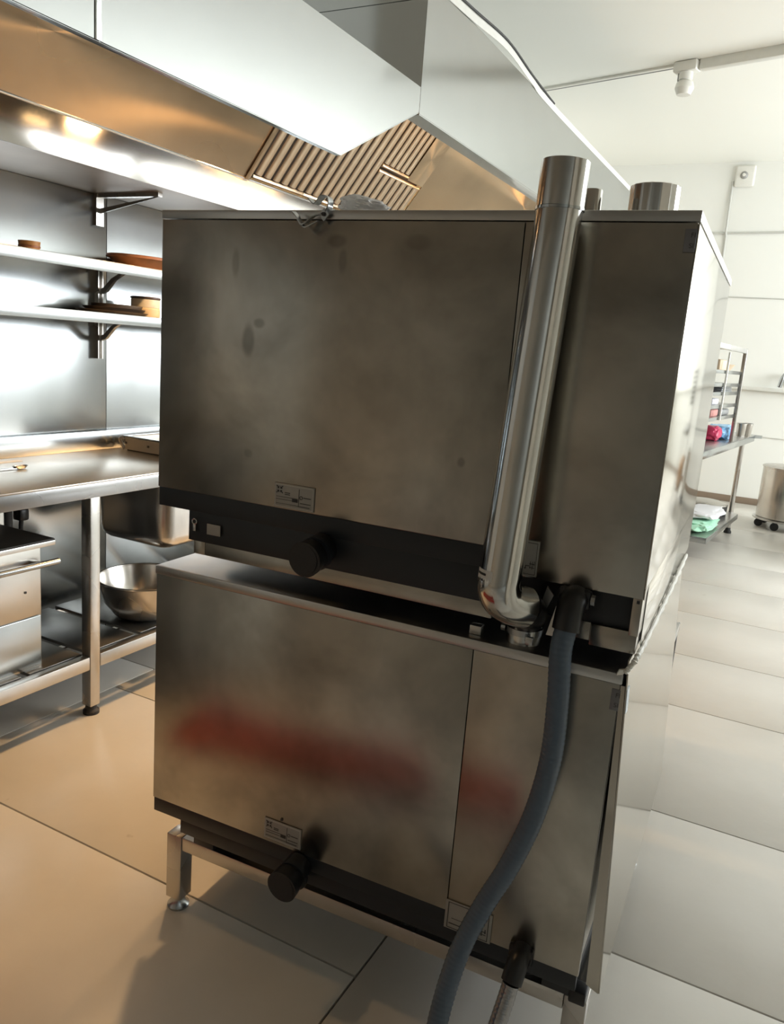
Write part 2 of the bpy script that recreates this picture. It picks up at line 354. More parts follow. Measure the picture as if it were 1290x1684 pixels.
o = nb(); box(o, (0.0, YB - 0.07, 1.285), (XR, YB, 1.325), 0.004); struct(obj('trim_1', o, 'trim'))        # narrow ledge along the back wall
struct(B('trim_2', (0.2, YB - 0.010, 0.774), (XR, YB, 0.786), 'trim'))
struct(B('trim_3', (-0.4, YB - 0.008, 2.276), (XR, YB, 2.288), 'conduit'))
tag(obj('cable_conduit', tube(nb(), [(-0.5, YB - 0.012, 2.955), (0.35, YB - 0.012, 2.965), (1.5, YB - 0.012, 2.99), (4.9, YB - 0.012, 3.0)], 0.011, 8), 'conduit'),
    'thin grey conduit running level across the white back wall', 'conduit')
tag(obj('cable_conduit', tube(nb(), [(0.150, YB - 0.014, 3.50), (0.158, YB - 0.03, 2.98), (0.165, YB - 0.014, 2.92), (0.185, YB - 0.014, 1.34)], 0.012, 8), 'conduit'),
    'thin upright conduit below the white box on the back wall', 'conduit')
u = thing('alarm_box', 'white square alarm box high on the back wall', 'box', (0.268, YB, 3.55))
bm = nb(); box(bm, (-0.10, -0.05, -0.11), (0.10, -0.002, 0.11), 0.022, seg=4); obj('housing', bm, 'fitting', u)
bm = nb(); lathe(bm, [(0, 0.03), (0.028, 0.028), (0.045, 0.012), (0.05, 0)], seg=20); o = obj('sounder', bm, 'fitting_d', u); o.rotation_euler = (PI / 2, 0, 0); o.scale = (0.8, 0.8, 0.8); o.location = (-0.01, -0.05, 0.005)
bm = nb(); lathe(bm, [(0, 0.036), (0.018, 0.034), (0.022, 0.028)], seg=16); o = obj('cap', bm, 'fitting', u); o.rotation_euler = (PI / 2, 0, 0); o.scale = (0.8, 0.8, 0.8); o.location = (-0.01, -0.051, 0.005)
u = thing('wall_tap', 'grey tap over the ledge of the back wall', 'tap', (1.0, YB, 1.42))
T('spout', smooth_pts([(0.05, -0.01, -0.02), (0.04, -0.08, 0.06), (-0.01, -0.14, 0.05), (-0.04, -0.15, -0.08)], 6), 0.022, 'zinc', u)
B('wall_flange', (0.01, -0.03, -0.06), (0.09, -0.001, 0.02), 'zinc', u, 0.008)

# ceiling trunking and its fixture
A0, A1 = Vector((-1.29, 5.725)), Vector((1.6, 4.985)); dd = (A1 - A0).normalized(); ang = math.atan2(dd.y, dd.x); L = (A1 - A0).length
u = thing('ceiling_trunking', 'long white cable trunking fixed slantwise across the ceiling', 'trunking', (A0.x, A0.y, H), ang)
B('trunking_cover', (0, -0.018, -0.016), (1.5, 0.018, 0), 'fitting', u)
B('trunking_cover', (1.5, -0.035, -0.07), (L, 0.03, 0), 'trim', u)
T('cable', [(0, 0.03, -0.008), (L * 0.5, 0.034, -0.008), (L, 0.036, -0.008)], 0.009, 'cable_grey', u, 8)
u = thing('ceiling_lamp', 'small white spot lamp hanging below the ceiling trunking', 'lamp', (0.06, 5.36, H), ang)
bm = nb(); box(bm, (-0.09, -0.05, -0.075), (0.09, 0.05, -0.001), 0.012); obj('mounting_box', bm, 'fitting', u)
bm = nb(); lathe(bm, [(0.05, 0), (0.05, -0.05), (0.03, -0.06)], (0, 0, -0.075), 20); obj('neck', bm, 'fitting', u)
B('bracket', (-0.06, -0.012, -0.13), (-0.035, 0.012, -0.07), 'fitting_d', u)
bm = nb(); lathe(bm, [(0, -0.16), (0.05, -0.155), (0.07, -0.11), (0.06, -0.07), (0.03, -0.05), (0, -0.045)], (0, 0, -0.075), 24); obj('lamp_head', bm, 'fitting', u)

# ------------------------------------------------------------------ extractor hood
XS = -0.36                                                          # outer skirt plane
hood = thing('extractor_hood', 'large stainless steel extractor hood along the left wall', 'hood', (0, 0, 0))
SL = 1.33
def hx(z): return -1.07 + (z - 2.12) / SL                          # the sloping filter plane
Y0, YS, Y1 = -0.59, 1.846, 5.9
bm = nb()
prism(bm, [(0.157, 2.102), (1.255, 2.108), (1.843, 2.41), (1.843, 2.506), (1.80, 2.506), (0.157, 2.496)], XS - 0.003, XS, 'X'); obj('skirt_panel', bm, 'hood', hood)
bm = nb(); prism(bm, [(Y0, 2.102), (0.154, 2.102), (0.154, 2.496), (Y0, 2.496)], XS - 0.003, XS, 'X'); obj('skirt_panel', bm, 'hood', hood)
B('cover_strip', (XS - 0.002, 0.140, 2.104), (XS + 0.0025, 0.160, 2.494), 'hood', hood, 0.001)
bm = nb(); prism(bm, [(YS, 2.405), (Y1, 2.395), (Y1, 2.91), (YS, 2.92)], XS - 0.003, XS, 'X'); obj('skirt_panel', bm, 'hood', hood)
# folded flanges along the lower edges
bm = nb(); prism(bm, [(Y0, 2.099), (1.255, 2.105), (1.255, 2.108), (Y0, 2.102)], XS - 0.022, XS, 'X')
prism(bm, [(1.255, 2.105), (1.84, 2.405), (1.84, 2.409), (1.255, 2.109)], XS - 0.022, XS, 'X'); obj('flange', bm, 'hood', hood)
bm = nb(); prism(bm, [(YS, 2.400), (Y1, 2.390), (Y1, 2.394), (YS, 2.404)], XS - 0.075, XS, 'X')
box(bm, (XS - 0.078, YS, 2.400), (XS - 0.075, Y1, 2.43)); obj('flange', bm, 'hood', hood)
B('end_panel', (XL + 0.004, YS, 2.4985), (XS - 0.0035, YS + 0.003, 2.846), 'hood', hood, 0.0)
B('end_panel', (XL + 0.004, YS - 0.004, 2.842), (XS - 0.0035, YS, 2.92), 'hood', hood, 0.0)
B('end_panel', (XL + 0.004, Y1 - 0.003, 2.0), (XS - 0.004, Y1, 2.91), 'hood', hood, 0.0)
B('top_panel', (XL + 0.004, Y0, 2.494), (XS - 0.004, YS - 0.006, 2.498), 'hood', hood, 0)
B('top_panel', (XL + 0.004, YS + 0.005, 2.905), (XS - 0.004, Y1 - 0.005, 2.909), 'hood', hood, 0)
bm = nb(); ribbon(bm, smooth_pts([(XS, YS + 0.02, 2.918), (XS + 0.004, 2.3, 2.935), (XS + 0.006, 2.74, 2.962), (XS + 0.004, 3.15, 2.935), (XS, 3.6, 2.915), (XS, 5.85, 2.91)], 8), (0, 0, 1), 0.035, 0.003)
obj('capping_strip', bm, 'trim', hood)
tag(obj('ceiling_cable', tube(nb(), smooth_pts([(XS, YS + 0.05, 2.945), (XS + 0.008, 2.3, 2.962), (XS + 0.010, 2.74, 2.985), (XS + 0.008, 3.15, 2.955), (XS, 3.6, 2.938)], 8), 0.006, 8), 'rubber'),
    'thin dark cable lying along the top edge of the extractor hood', 'cable')
# gutter: underside ledge on the wall, light upright band
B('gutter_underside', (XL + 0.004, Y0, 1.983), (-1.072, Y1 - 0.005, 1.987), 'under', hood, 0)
B('wall_rail', (XL, Y0, 1.984), (XL + 0.018, Y1, 2.004), 'steel', hood, 0.002)
B('gutter_band', (-1.074, Y0, 1.980), (-1.070, Y1 - 0.005, 2.120), 'gutter', hood, 0.001)
T('gutter_lip', [(-1.070, Y0, 2.120), (-1.070, Y1 - 0.01, 2.120)], 0.005, 'hood', hood, 10)
# sloping plane: blank sheets and baffle filters
def slope_sheet(name, y0, y1, z0, z1, mat, off=0.0, th=0.004):
    b_ = nb(); nx, nz = 0.8, -0.6
    prism(b_, [(hx(z0) + nx * off, z0 + nz * off), (hx(z1) + nx * off, z1 + nz * off), (hx(z1) + nx * (off - th), z1 + nz * (off - th)), (hx(z0) + nx * (off - th), z0 + nz * (off - th))], y0, y1)
    return obj(name, b_, mat, hood)
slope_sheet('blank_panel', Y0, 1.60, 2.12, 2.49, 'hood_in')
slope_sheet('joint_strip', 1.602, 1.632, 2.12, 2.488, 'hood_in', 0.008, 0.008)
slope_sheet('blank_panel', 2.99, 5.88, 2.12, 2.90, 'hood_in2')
slope_sheet('back_sheet', 1.635, 2.04, 2.13, 2.486, 'darktray', -0.03)
slope_sheet('back_sheet', 2.042, 2.985, 2.13, 2.70, 'darktray', -0.03)
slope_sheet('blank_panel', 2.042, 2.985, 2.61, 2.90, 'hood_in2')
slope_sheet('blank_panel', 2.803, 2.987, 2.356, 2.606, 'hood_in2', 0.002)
def baffle(y0, y1, z0, z1, mat='baffle'):
    """one filter cassette: frame rails and rounded slats lying on the slope"""
    f = bpy.data.objects.new('baffle_filter', None); COL.objects.link(f); f.parent = hood; f.empty_display_size = 0.05
    ux, uz = 0.601, 0.799; nx, nz = 0.799, -0.601
    for z in (z0, z1 - 0.012):
        b_ = nb(); box(b_, (hx(z) - 0.016, y0, z - 0.004), (hx(z) + 0.004, y1, z + 0.010), 0.002); obj('frame_rail', b_, mat, f)
    n = max(1, round((y1 - y0) / 0.0645)); p = (y1 - y0) / n; base = None
    for k in range(n):
        if base is None:
            b_ = nb(); w = p * 0.36; arc = [(w * math.cos(t), 0.4 * w * math.sin(t)) for t in [PI * q / 6 for q in range(7)]]
            def P(s, a, zz): return (hx(zz) + nx * (a - 0.004), s, zz + nz * (a - 0.004))
            r0 = [b_.verts.new(P(s, a, z0 + 0.012)) for s, a in arc]; r1 = [b_.verts.new(P(s, a, z1 - 0.012)) for s, a in arc]
            for i in range(6): b_.faces.new((r0[i], r0[i + 1], r1[i + 1], r1[i]))
            b_.faces.new(r0); b_.faces.new(r1[::-1]); b_.faces.new((r0[0], r1[0], r1[6], r0[6]))
            base = obj('slat', b_, mat, f); base.location.y = y0 + p / 2
        else:
            c = base.copy(); COL.objects.link(c); c.parent = f; c.location.y = y0 + p * (k + 0.5)
baffle(1.650, 2.042, 2.135, 2.486)
baffle(2.045, 2.50, 2.135, 2.60); baffle(2.503, 2.80, 2.365, 2.60); baffle(2.503, 2.98, 2.135, 2.352)
# wall brackets under the gutter
def bracket(y):
    b_ = nb(); box(b_, (XL, y - 0.02, 1.855), (XL + 0.012, y + 0.02, 1.984)); box(b_, (XL + 0.012, y - 0.012, 1.968), (-1.18, y + 0.012, 1.983))
    prism(b_, [(XL + 0.012, 1.905), (XL + 0.012, 1.925), (-1.21, 1.968), (-1.18, 1.968)], y - 0.003, y + 0.003); obj('bracket', b_, 'steel_v', hood)
bracket(1.215); bracket(3.0)
# warm lamps inside the hood, hidden behind its skirt; weakest added as floor fill
for y, z, x, l, e in ((1.03, 2.455, -0.66, 0.14, 22), (-0.30, 2.455, -0.66, 0.14, 6), (2.6, 2.85, -0.52, 0.6, 55), (4.3, 2.85, -0.52, 0.6, 85)):
    f = bpy.data.objects.new('hood_lamp', None); COL.objects.link(f); f.parent = hood; f.empty_display_size = 0.05
    B('lamp_housing', (x - 0.06, y - l / 2 - 0.03, z), (x + 0.06, y + l / 2 + 0.03, z + 0.03), 'fitting', f, 0.005)
    T('lamp_tube', [(x, y - l / 2, z - 0.015), (x, y + l / 2, z - 0.015)], 0.012, 'tube', f, 10)
    area('hood_light', (x, y, z - 0.035), (-0.25, 0, -1), l, 0.08, e, (1.0, 0.60, 0.27))

# ------------------------------------------------------------------ wall shelves on the left
SX = -1.25
def wall_shelf(z, label):
    u = thing('wall_shelf', label, 'shelf', (XL, 1.0, z), group='wall shelves')
    bm = nb(); box(bm, (0.001, -1.6, -0.004), (SX - XL - 0.002, 1.5, 0.0)); obj('shelf_board', bm, 'steel', u)
    B('front_lip', (SX - XL - 0.004, -1.6, -0.04), (SX - XL, 1.5, 0.001), 'splash', u, 0.002)
    for y in (0.21, -1.1, 1.4):
        b_ = nb(); x0 = 0.028
        box(b_, (x0, y - 0.01, -0.022), (0.20, y + 0.01, -0.004))
        pts = [(x0, -0.115), (x0, -0.095), (0.05, -0.085), (0.09, -0.05), (0.15, -0.022), (0.175, -0.022), (0.11, -0.055), (0.06, -0.105)]
        prism(b_, pts, y - 0.008, y + 0.008); obj('bracket', b_, 'steel_v', u)
    return u
wall_shelf(1.69, 'upper steel wall shelf holding the brown dish and small wooden tub')
wall_shelf(1.492, 'lower steel wall shelf holding the cream jar and dark trays')
for y, lb in ((1.21, 'steel upright rail on the wall behind the two shelves'), (-0.1, None), (2.4, None)):
    bm = nb(); box(bm, (XL, y - 0.014, 1.30), (XL + 0.005, y + 0.014, 1.685)); box(bm, (XL + 0.005, y - 0.014, 1.30), (XL + 0.022, y - 0.009, 1.685)); box(bm, (XL + 0.005, y + 0.009, 1.30), (XL + 0.022, y + 0.014, 1.685))
    if lb: tag(obj('shelf_rail', bm, 'steel_v'), lb, 'rail')
    else: bm.free()
u = thing('wooden_tub', 'small orange wooden tub alone on the upper wall shelf', 'tub', (-1.38, 0.755, 1.69))
bm = nb(); lathe(bm, [(0, 0), (0.034, 0), (0.039, 0.037), (0.035, 0.037), (0.031, 0.006), (0, 0.006)]); obj('tub_body', bm, 'wood', u)
bm = nb(); lathe(bm, [(0.036, 0.014), (0.0385, 0.015), (0.039, 0.021), (0.037, 0.022)]); obj('band', bm, 'brownwood', u)
u = thing('oval_dish', 'brown earthenware dish on the upper wall shelf beside the oven', 'dish', (-1.385, 1.42, 1.69))
bm = nb(); lathe(bm, [(0, 0.0), (0.205, 0), (0.255, 0.04), (0.262, 0.042), (0.262, 0.05), (0.235, 0.05), (0.195, 0.012), (0, 0.012)], seg=48, sx=0.52); obj('dish_body', bm, 'brownwood', u)
bm = nb(); lathe(bm, [(0.258, 0.038), (0.268, 0.040), (0.268, 0.050), (0.258, 0.052)], seg=48, sx=0.53); obj('rim', bm, 'brownwood', u)
for k, (dx, y, z, l) in enumerate([(0, 1.17, 1.492, 'dark round tray at the bottom of the stack on the lower wall shelf'), (0.0, 1.18, 1.506, 'dark round tray in the middle of the stack on the lower wall shelf'), (-0.005, 1.20, 1.520, 'dark round tray on top of the stack on the lower wall shelf')]):
    bm = nb(); lathe(bm, [(0, 0), (0.15 - k * 0.012, 0), (0.175 - k * 0.022, 0.013), (0.17 - k * 0.022, 0.0135), (0.145 - k * 0.012, 0.003), (0, 0.003)], seg=40, sx=0.66)
    o = tag(obj('round_tray', bm, 'darktray'), l, 'tray', 'dark trays on the lower shelf'); o.location = (-1.39 + dx, y, z)
u = thing('storage_jar', 'cream jar with dark lid on the lower wall shelf', 'jar', (-1.355, 1.318, 1.492))
bm = nb(); lathe(bm, [(0, 0), (0.058, 0), (0.062, 0.006), (0.062, 0.036), (0.0605, 0.038), (0.0605, 0.040), (0, 0.040)]); obj('jar_base', bm, 'cream', u)
bm = nb(); lathe(bm, [(0, 0.0405), (0.060, 0.0405), (0.061, 0.044), (0.061, 0.074), (0.058, 0.076), (0, 0.076)]); obj('jar_neck', bm, 'cream2', u)
bm = nb(); lathe(bm, [(0, 0.0765), (0.062, 0.0765), (0.064, 0.079), (0.064, 0.083), (0.058, 0.086), (0, 0.086)]); obj('lid', bm, 'darklid', u)

# ------------------------------------------------------------------ worktop on the left wall
tb = thing('steel_worktable', 'long stainless steel worktable with undershelf along the left wall', 'table', (-1.2, 1.0, 0))
def LW(x, y, z): return (x + 1.2, y - 1.0, z)
def BW(name, lo, hi, mat, bev=0.002): return B(name, LW(*lo), LW(*hi), mat, tb, bev)
ya, yb = -1.1, 3.2
BW('tabletop', (-1.51, ya, 0.892), (-0.932, yb, 0.900), 'top', 0.003)
BW('front_edge', (-0.937, ya, 0.840), (-0.932, yb, 0.8925), 'edge', 0.001)
BW('upstand', (-1.515, ya, 0.900), (-1.500, yb, 0.983), 'splash', 0.002)
for y in (-1.0, 0.685, 2.35):
    f = BW('leg', (-0.982, y - 0.045, 0.035), (-0.935, y, 0.892), 'steel_v', 0.003)
    bm = nb(); lathe(bm, [(0, 0), (0.03, 0), (0.03, 0.012), (0.022, 0.02), (0.02, 0.036), (0, 0.036)], LW(-0.958, y - 0.022, 0)); obj('foot', bm, 'rubber', f)
    f = BW('leg', (-1.49, y - 0.045, 0.035), (-1.445, y, 0.892), 'steel_v', 0.003)
    bm = nb(); lathe(bm, [(0, 0), (0.03, 0), (0.03, 0.012), (0.022, 0.02), (0.02, 0.036), (0, 0.036)], LW(-1.468, y - 0.022, 0)); obj('foot', bm, 'rubber', f)
yy = [-1.0, 0.13, 0.40, 0.66, 0.925, 1.19, 1.46, 1.73, 2.0, 2.3]
for a, b in zip(yy, yy[1:]):
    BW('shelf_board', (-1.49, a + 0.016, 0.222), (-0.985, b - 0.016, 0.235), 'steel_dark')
for a, b in ((-1.0, 0.638), (0.688, 2.3)):
    BW('shelf_rail', (-0.972, a, 0.186), (-0.936, b, 0.236), 'steel')
BW('back_rail', (-1.49, -1.0, 0.19), (-1.47, 2.3, 0.222), 'steel')
# sink bowl hanging under the top
bm = nb(); lo, hi = LW(-1.40, 1.08, 0.54), LW(-0.99, 1.75, 0.889); box(bm, lo, hi, 0.06, seg=4); obj('sink_bowl', bm, 'bowl', tb)
# roasting pan and tongs on the top
u = thing('roasting_pan', 'battered steel roasting pan with side handle at the back of the worktop', 'pan', (-1.43, 1.275, 0.9))
bm = nb(); box(bm, (0.005, 0, 0.006), (0.36, 0.42, 0.062)); fs = [f for f in bm.faces if f.normal.z > 0.9]
r = bmesh.ops.inset_region(bm, faces=fs, thickness=0.006); bmesh.ops.translate(bm, verts=list({v for f in fs for v in f.verts}), vec=(0, 0, -0.05)); obj('pan_body', bm, 'top', u)
bm = nb(); t = 0.006
for lo, hi in (((-0.004, -0.008, 0.06), (0.37, 0.004, 0.068)), ((-0.004, 0.416, 0.06), (0.37, 0.43, 0.068)), ((-0.004, 0.004, 0.06), (0.010, 0.416, 0.068)), ((0.355, 0.004, 0.06), (0.37, 0.416, 0.068))): box(bm, lo, hi, 0.002)
obj('rim', bm, 'splash', u)
T('handle', smooth_pts([(0.004, 0.03, 0.048), (-0.034, 0.03, 0.042), (-0.042, 0.03, 0.018), (-0.03, 0.05, 0.008), (0.004, 0.05, 0.014)], 6), 0.006, 'zinc', u, 10)
T('handle', smooth_pts([(0.004, -0.002, 0.058), (-0.02, -0.004, 0.052), (-0.03, 0.01, 0.03), (-0.018, 0.02, 0.004)], 6), 0.008, 'steel', u, 10)
B('rivet', (0.140, -0.004, 0.028), (0.150, 0.0, 0.038), 'ink', u, 0.001)
B('rivet', (0.004, -0.004, 0.030), (0.016, 0.0, 0.040), 'ink', u, 0.001)
B('base_runner', (0.012, 0.006, 0.0), (0.35, 0.41, 0.006), 'ink', u, 0.0)
u = thing('serving_tongs', 'steel serving tongs with white handle lying on the worktop', 'tongs', (-1.33, 0.52, 0.9), 0)
bm = nb(); ribbon(bm, smooth_pts([(0.0, -0.12, 0.004), (-0.01, 0.02, 0.016), (0.015, 0.13, 0.022)], 8), (1, 0.1, 0), 0.022, 0.004); obj('white_handle', bm, 'white_label', u)
bm = nb(); ribbon(bm, smooth_pts([(0.03, -0.12, 0.004), (0.045, 0.0, 0.006), (0.05, 0.08, 0.004)], 8), (1, 0.1, 0), 0.02, 0.003); obj('tong_arm', bm, 'zinc', u)
bm = nb(); lathe(bm, [(0, 0), (0.014, 0.002), (0.022, 0.012), (0.019, 0.013), (0.012, 0.004), (0, 0.003)], (0.052, 0.10, 0.0), 20, 0.7, 1.5); obj('tong_cup', bm, 'zinc', u)
# mixing bowl on the undershelf
u = thing('mixing_bowl', 'wide stainless steel mixing bowl on the undershelf beside the oven', 'bowl', (-1.12, 1.10, 0.235))
bm = nb(); lathe(bm, [(0, 0), (0.09, 0.0), (0.13, 0.02), (0.175, 0.08), (0.198, 0.17), (0.192, 0.17), (0.168, 0.082), (0.125, 0.026), (0.085, 0.006), (0, 0.006)], seg=48); obj('bowl_body', bm, 'bowl', u)
bm = nb(); tube(bm, [(0.198 * math.cos(2 * PI * k / 48), 0.198 * math.sin(2 * PI * k / 48), 0.171) for k in range(49)], 0.006, 8, False); obj('rolled_rim', bm, 'bowl', u)
# drawer cabinet on the undershelf
u = thing('drawer_cabinet', 'small steel drawer cabinet with black top under the worktable', 'cabinet', (-1.0, 0.49, 0.235))
B('body', (-0.38, -1.0, 0.0), (-0.012, 0.0, 0.455), 'steel_v', u)
B('top', (-0.39, -1.01, 0.468), (0.028, 0.028, 0.474), 'grease', u, 0.001)
B('top_edge', (0.006, -1.01, 0.45), (0.030, 0.030, 0.468), 'steel', u, 0.003)
f = B('drawer_front', (-0.012, -0.98, 0.20), (0.0, -0.008, 0.448), 'steel_v', u, 0.003)
T('handle', [(0.045, -0.95, 0.395), (0.045, 0.028, 0.395)], 0.011, 'splash', f)
B('handle_bracket', (0.0, -0.055, 0.385), (0.042, -0.035, 0.405), 'steel', f, 0.003)
f = B('drawer_front', (-0.012, -0.98, 0.012), (-0.002, -0.008, 0.196), 'splash', u, 0.003)
B('rivet', (0.0, -0.075, 0.29), (0.002, -0.068, 0.297), 'ink', f, 0.0)
# cables hanging behind the cabinet
for k, (y, lb) in enumerate(((0.745, 'black cable with plug hanging on wall below the worktop'), (0.69, 'thick black pipe hanging on wall below the worktop'))):
    if k == 0:
        o = thing('power_cable', lb, 'cable', (-1.47, y, 0.6))
        T('cord', smooth_pts([(0, 0.02, 0.28), (0.0, -0.01, 0.18), (0.01, 0.015, 0.10), (0, 0.02, 0.02), (0.0, 0.018, -0.1)], 6), 0.009, 'rubber', o)
        B('plug', (-0.02, -0.005, 0.05), (0.03, 0.04, 0.10), 'black', o, 0.01)
    else:
        o = tag(T('drain_pipe', [(-1.45, y, 0.25), (-1.45, y, 0.87)], 0.019, 'rubber'), lb, 'pipe')

# ------------------------------------------------------------------ the two combi ovens (own frame, turned 2.3 degrees)
RZ = 0.0403057
def sealed_outlet(par, x, z):
    b_ = nb(); tube(b_, [(x, 0.0, z + 0.012), (x, -0.03, z + 0.006), (x, -0.06, z + 0.001), (x, -0.075, z)], [0.030, 0.031, 0.035, 0.036], 28); o_ = obj('drain_outlet', b_, 'black', par)
    b_ = nb(); tube(b_, [(x, -0.0755, z), (x, -0.077, z)], [0.030, 0.030], 28); obj('outlet_mouth', b_, 'rubber', o_)
    b_ = nb(); tube(b_, [(x + 0.004, -0.028, z + 0.008), (x + 0.004, -0.040, z + 0.006)], [0.0345, 0.0355], 28); obj('hose_clip', b_, 'darkband', o_)
    return o_
def rating_plate(par, x0, x1, z0, z1):
    p = B('rating_plate', (x0, -0.0065, z0), (x1, -0.0045, z1), 'plate', par, 0.0008, label='silver rating plate')
    w_, h_ = x1 - x0, z1 - z0
    def r(nm, a, b, c, d, mt): B(nm, (x0 + a * w_, -0.0072, z0 + c * h_), (x0 + b * w_, -0.0064, z0 + d * h_), mt, p, 0)
    bm_ = nb()
    for a, b, c, d in ((0.03, 0.97, 0.93, 0.955), (0.03, 0.97, 0.045, 0.07), (0.03, 0.04, 0.07, 0.93), (0.96, 0.97, 0.07, 0.93)):
        box(bm_, (x0 + a * w_, -0.0072, z0 + c * h_), (x0 + b * w_, -0.0064, z0 + d * h_))
    obj('border', bm_, 'plate_line', p)
    bm_ = nb()                                                                         # emblem: four arrows pointing to a centre
    cx_, cz_ = x0 + 0.14 * w_, z0 + 0.74 * h_; s = 0.085 * w_
    for sx in (-1, 1):
        for sz in (-1, 1):
            a = Vector((cx_ + sx * 0.18 * s, 0, cz_ + sz * 0.18 * s))
            prism(bm_, [(a.x, a.z), (a.x + sx * 0.62 * s, a.z), (a.x + sx * 0.42 * s, a.z + sz * 0.25 * s), (a.x + sx * 0.8 * s, a.z + sz * 0.66 * s), (a.x + sx * 0.66 * s, a.z + sz * 0.8 * s), (a.x + sx * 0.25 * s, a.z + sz * 0.42 * s), (a.x, a.z + sz * 0.62 * s)], -0.0072, -0.0064)
    obj('emblem', bm_, 'ink', p)
    bm_ = nb()
    for a, b, c, d in ((0.27, 0.40, 0.62, 0.65), (0.27, 0.40, 0.55, 0.58), (0.06, 0.60, 0.44, 0.455), (0.06, 0.45, 0.33, 0.345), (0.74, 0.92, 0.52, 0.55), (0.66, 0.92, 0.28, 0.305), (0.06, 0.9, 0.16, 0.172), (0.62, 0.63, 0.14, 0.86), (0.62, 0.90, 0.14, 0.15)):
        box(bm_, (x0 + a * w_, -0.0072, z0 + c * h_), (x0 + b * w_, -0.0064, z0 + d * h_))
    obj('small_print', bm_, 'ink', p)
    r('stamp', 0.46, 0.60, 0.30, 0.43, 'ink')
    bm_ = nb(); tube(bm_, [(x0 + 0.68 * w_ + 0.035 * w_ * math.cos(t * PI / 8), -0.0068, z0 + 0.52 * h_ + 0.035 * w_ * math.sin(t * PI / 8)) for t in range(17)], 0.0006, 6, False); obj('round_mark', bm_, 'ink', p)
def vent_label(par, x0, x1, z0, z1):
    p = B('warning_label', (x0, -0.0065, z0), (x1, -0.0045, z1), 'plate', par, 0.0008, label='silver label with a drawing')
    bm_ = nb(); w_, h_ = x1 - x0, z1 - z0
    for a, b, c, d in ((0.06, 0.94, 0.93, 0.945), (0.06, 0.94, 0.05, 0.065), (0.06, 0.075, 0.065, 0.93), (0.925, 0.94, 0.065, 0.93), (0.1, 0.55, 0.2, 0.225), (0.55, 0.58, 0.2, 0.3), (0.58, 0.7, 0.28, 0.3), (0.7, 0.9, 0.34, 0.36), (0.72, 0.74, 0.22, 0.42), (0.8, 0.82, 0.2, 0.42), (0.87, 0.89, 0.3, 0.44), (0.15, 0.45, 0.4, 0.41), (0.7, 0.9, 0.24, 0.255)):
        box(bm_, (x0 + a * w_, -0.0071, z0 + c * h_), (x0 + b * w_, -0.0064, z0 + d * h_))
    obj('drawing', bm_, 'ink', p)
def corner_sticker(par, x, xs, z0, z1, side=True):
    f = B('corner_sticker', (x, -0.0062, z0), (xs, -0.0045, z1), 'sticker_clear', par, 0.0006, label='grey corner sticker')
    h_ = (z1 - z0)
    text('letters', 'FI', h_ * 0.30, 'ink', f, ((x + xs) / 2 + 0.004, -0.0066, z0 + h_ * 0.72), (PI / 2, 0, 0))
    text('letters', 'SI', h_ * 0.30, 'ink', f, ((x + xs) / 2 + 0.003, -0.0066, z0 + h_ * 0.26), (PI / 2, 0, 0))
    return f

# ---- lower oven
lo_ = thing('combi_oven', 'lower stainless steel combi oven on the low stand, ajar side panel', 'oven', (0, 0, 0), RZ, 'combi ovens')
B('cabinet', (0.004, 0.008, 0.325), (1.052, 0.955, 0.893), 'oven', lo_)
B('base', (0.084, 0.012, 0.254), (1.045, 0.93, 0.325), 'darkband', lo_)
B('back_panel', (0.0, -0.004, 0.325), (0.7764, 0.008, 0.895), 'oven', lo_, 0.0015)
B('service_panel', (0.7778, -0.004, 0.291), (1.053, 0.008, 0.895), 'oven', lo_, 0.0015)
B('lower_panel', (0.0, 0.0, 0.287), (0.777, 0.012, 0.324), 'darkband', lo_, 0.001)
B('lower_panel', (0.082, 0.001, 0.253), (1.05, 0.012, 0.287), 'darkband', lo_, 0.001)
bm = nb(); box(bm, (-0.002, -0.008, 0.8955), (1.057, 0.972, 0.917), 0.004); obj('top_cover', bm, 'steel', lo_)
rating_plate(lo_, 0.327, 0.425, 0.334, 0.384); vent_label(lo_, 0.775, 0.875, 0.288, 0.353)
sealed_outlet(lo_, 0.423, 0.285)
B('screw', (0.369, -0.006, 0.389), (0.374, -0.0035, 0.394), 'ink', lo_, 0.0)
# side panel: hung at the top, standing off at the bottom
bm = nb()
prism(bm, [(1.060, 0.942), (1.0625, 0.942), (1.0965, 0.274), (1.094, 0.274)], -0.004, 0.945)
prism(bm, [(1.054, 0.895), (1.0615, 0.895), (1.094, 0.274), (1.0695, 0.285)], -0.006, -0.003)
obj('side_panel', bm, 'oven_side', lo_)
corner_sticker(lo_, 1.040, 1.0555, 0.846, 0.886)
bm = nb(); prism(bm, [(-0.008, 0.846), (-0.008, 0.890), (0.022, 0.888), (0.016, 0.842)], 1.0625, 1.0640, 'X')
for v in bm.verts: v.co.x += (0.942 - v.co.z) * 0.0509
obj('corner_sticker', bm, 'sticker', lo_, label='pale blue corner sticker')
B('door', (0.0, 0.957, 0.33), (1.05, 1.02, 0.893), 'steel', lo_, 0.006)
f = B('cable_gland', (0.915, -0.016, 0.277), (0.965, 0.0, 0.315), 'black', lo_, 0.006)
T('gland_sleeve', smooth_pts([(0.942, 0.0, 0.302), (0.942, -0.03, 0.300), (0.940, -0.045, 0.285), (0.938, -0.056, 0.268)], 6), 0.021, 'black', f, 18)
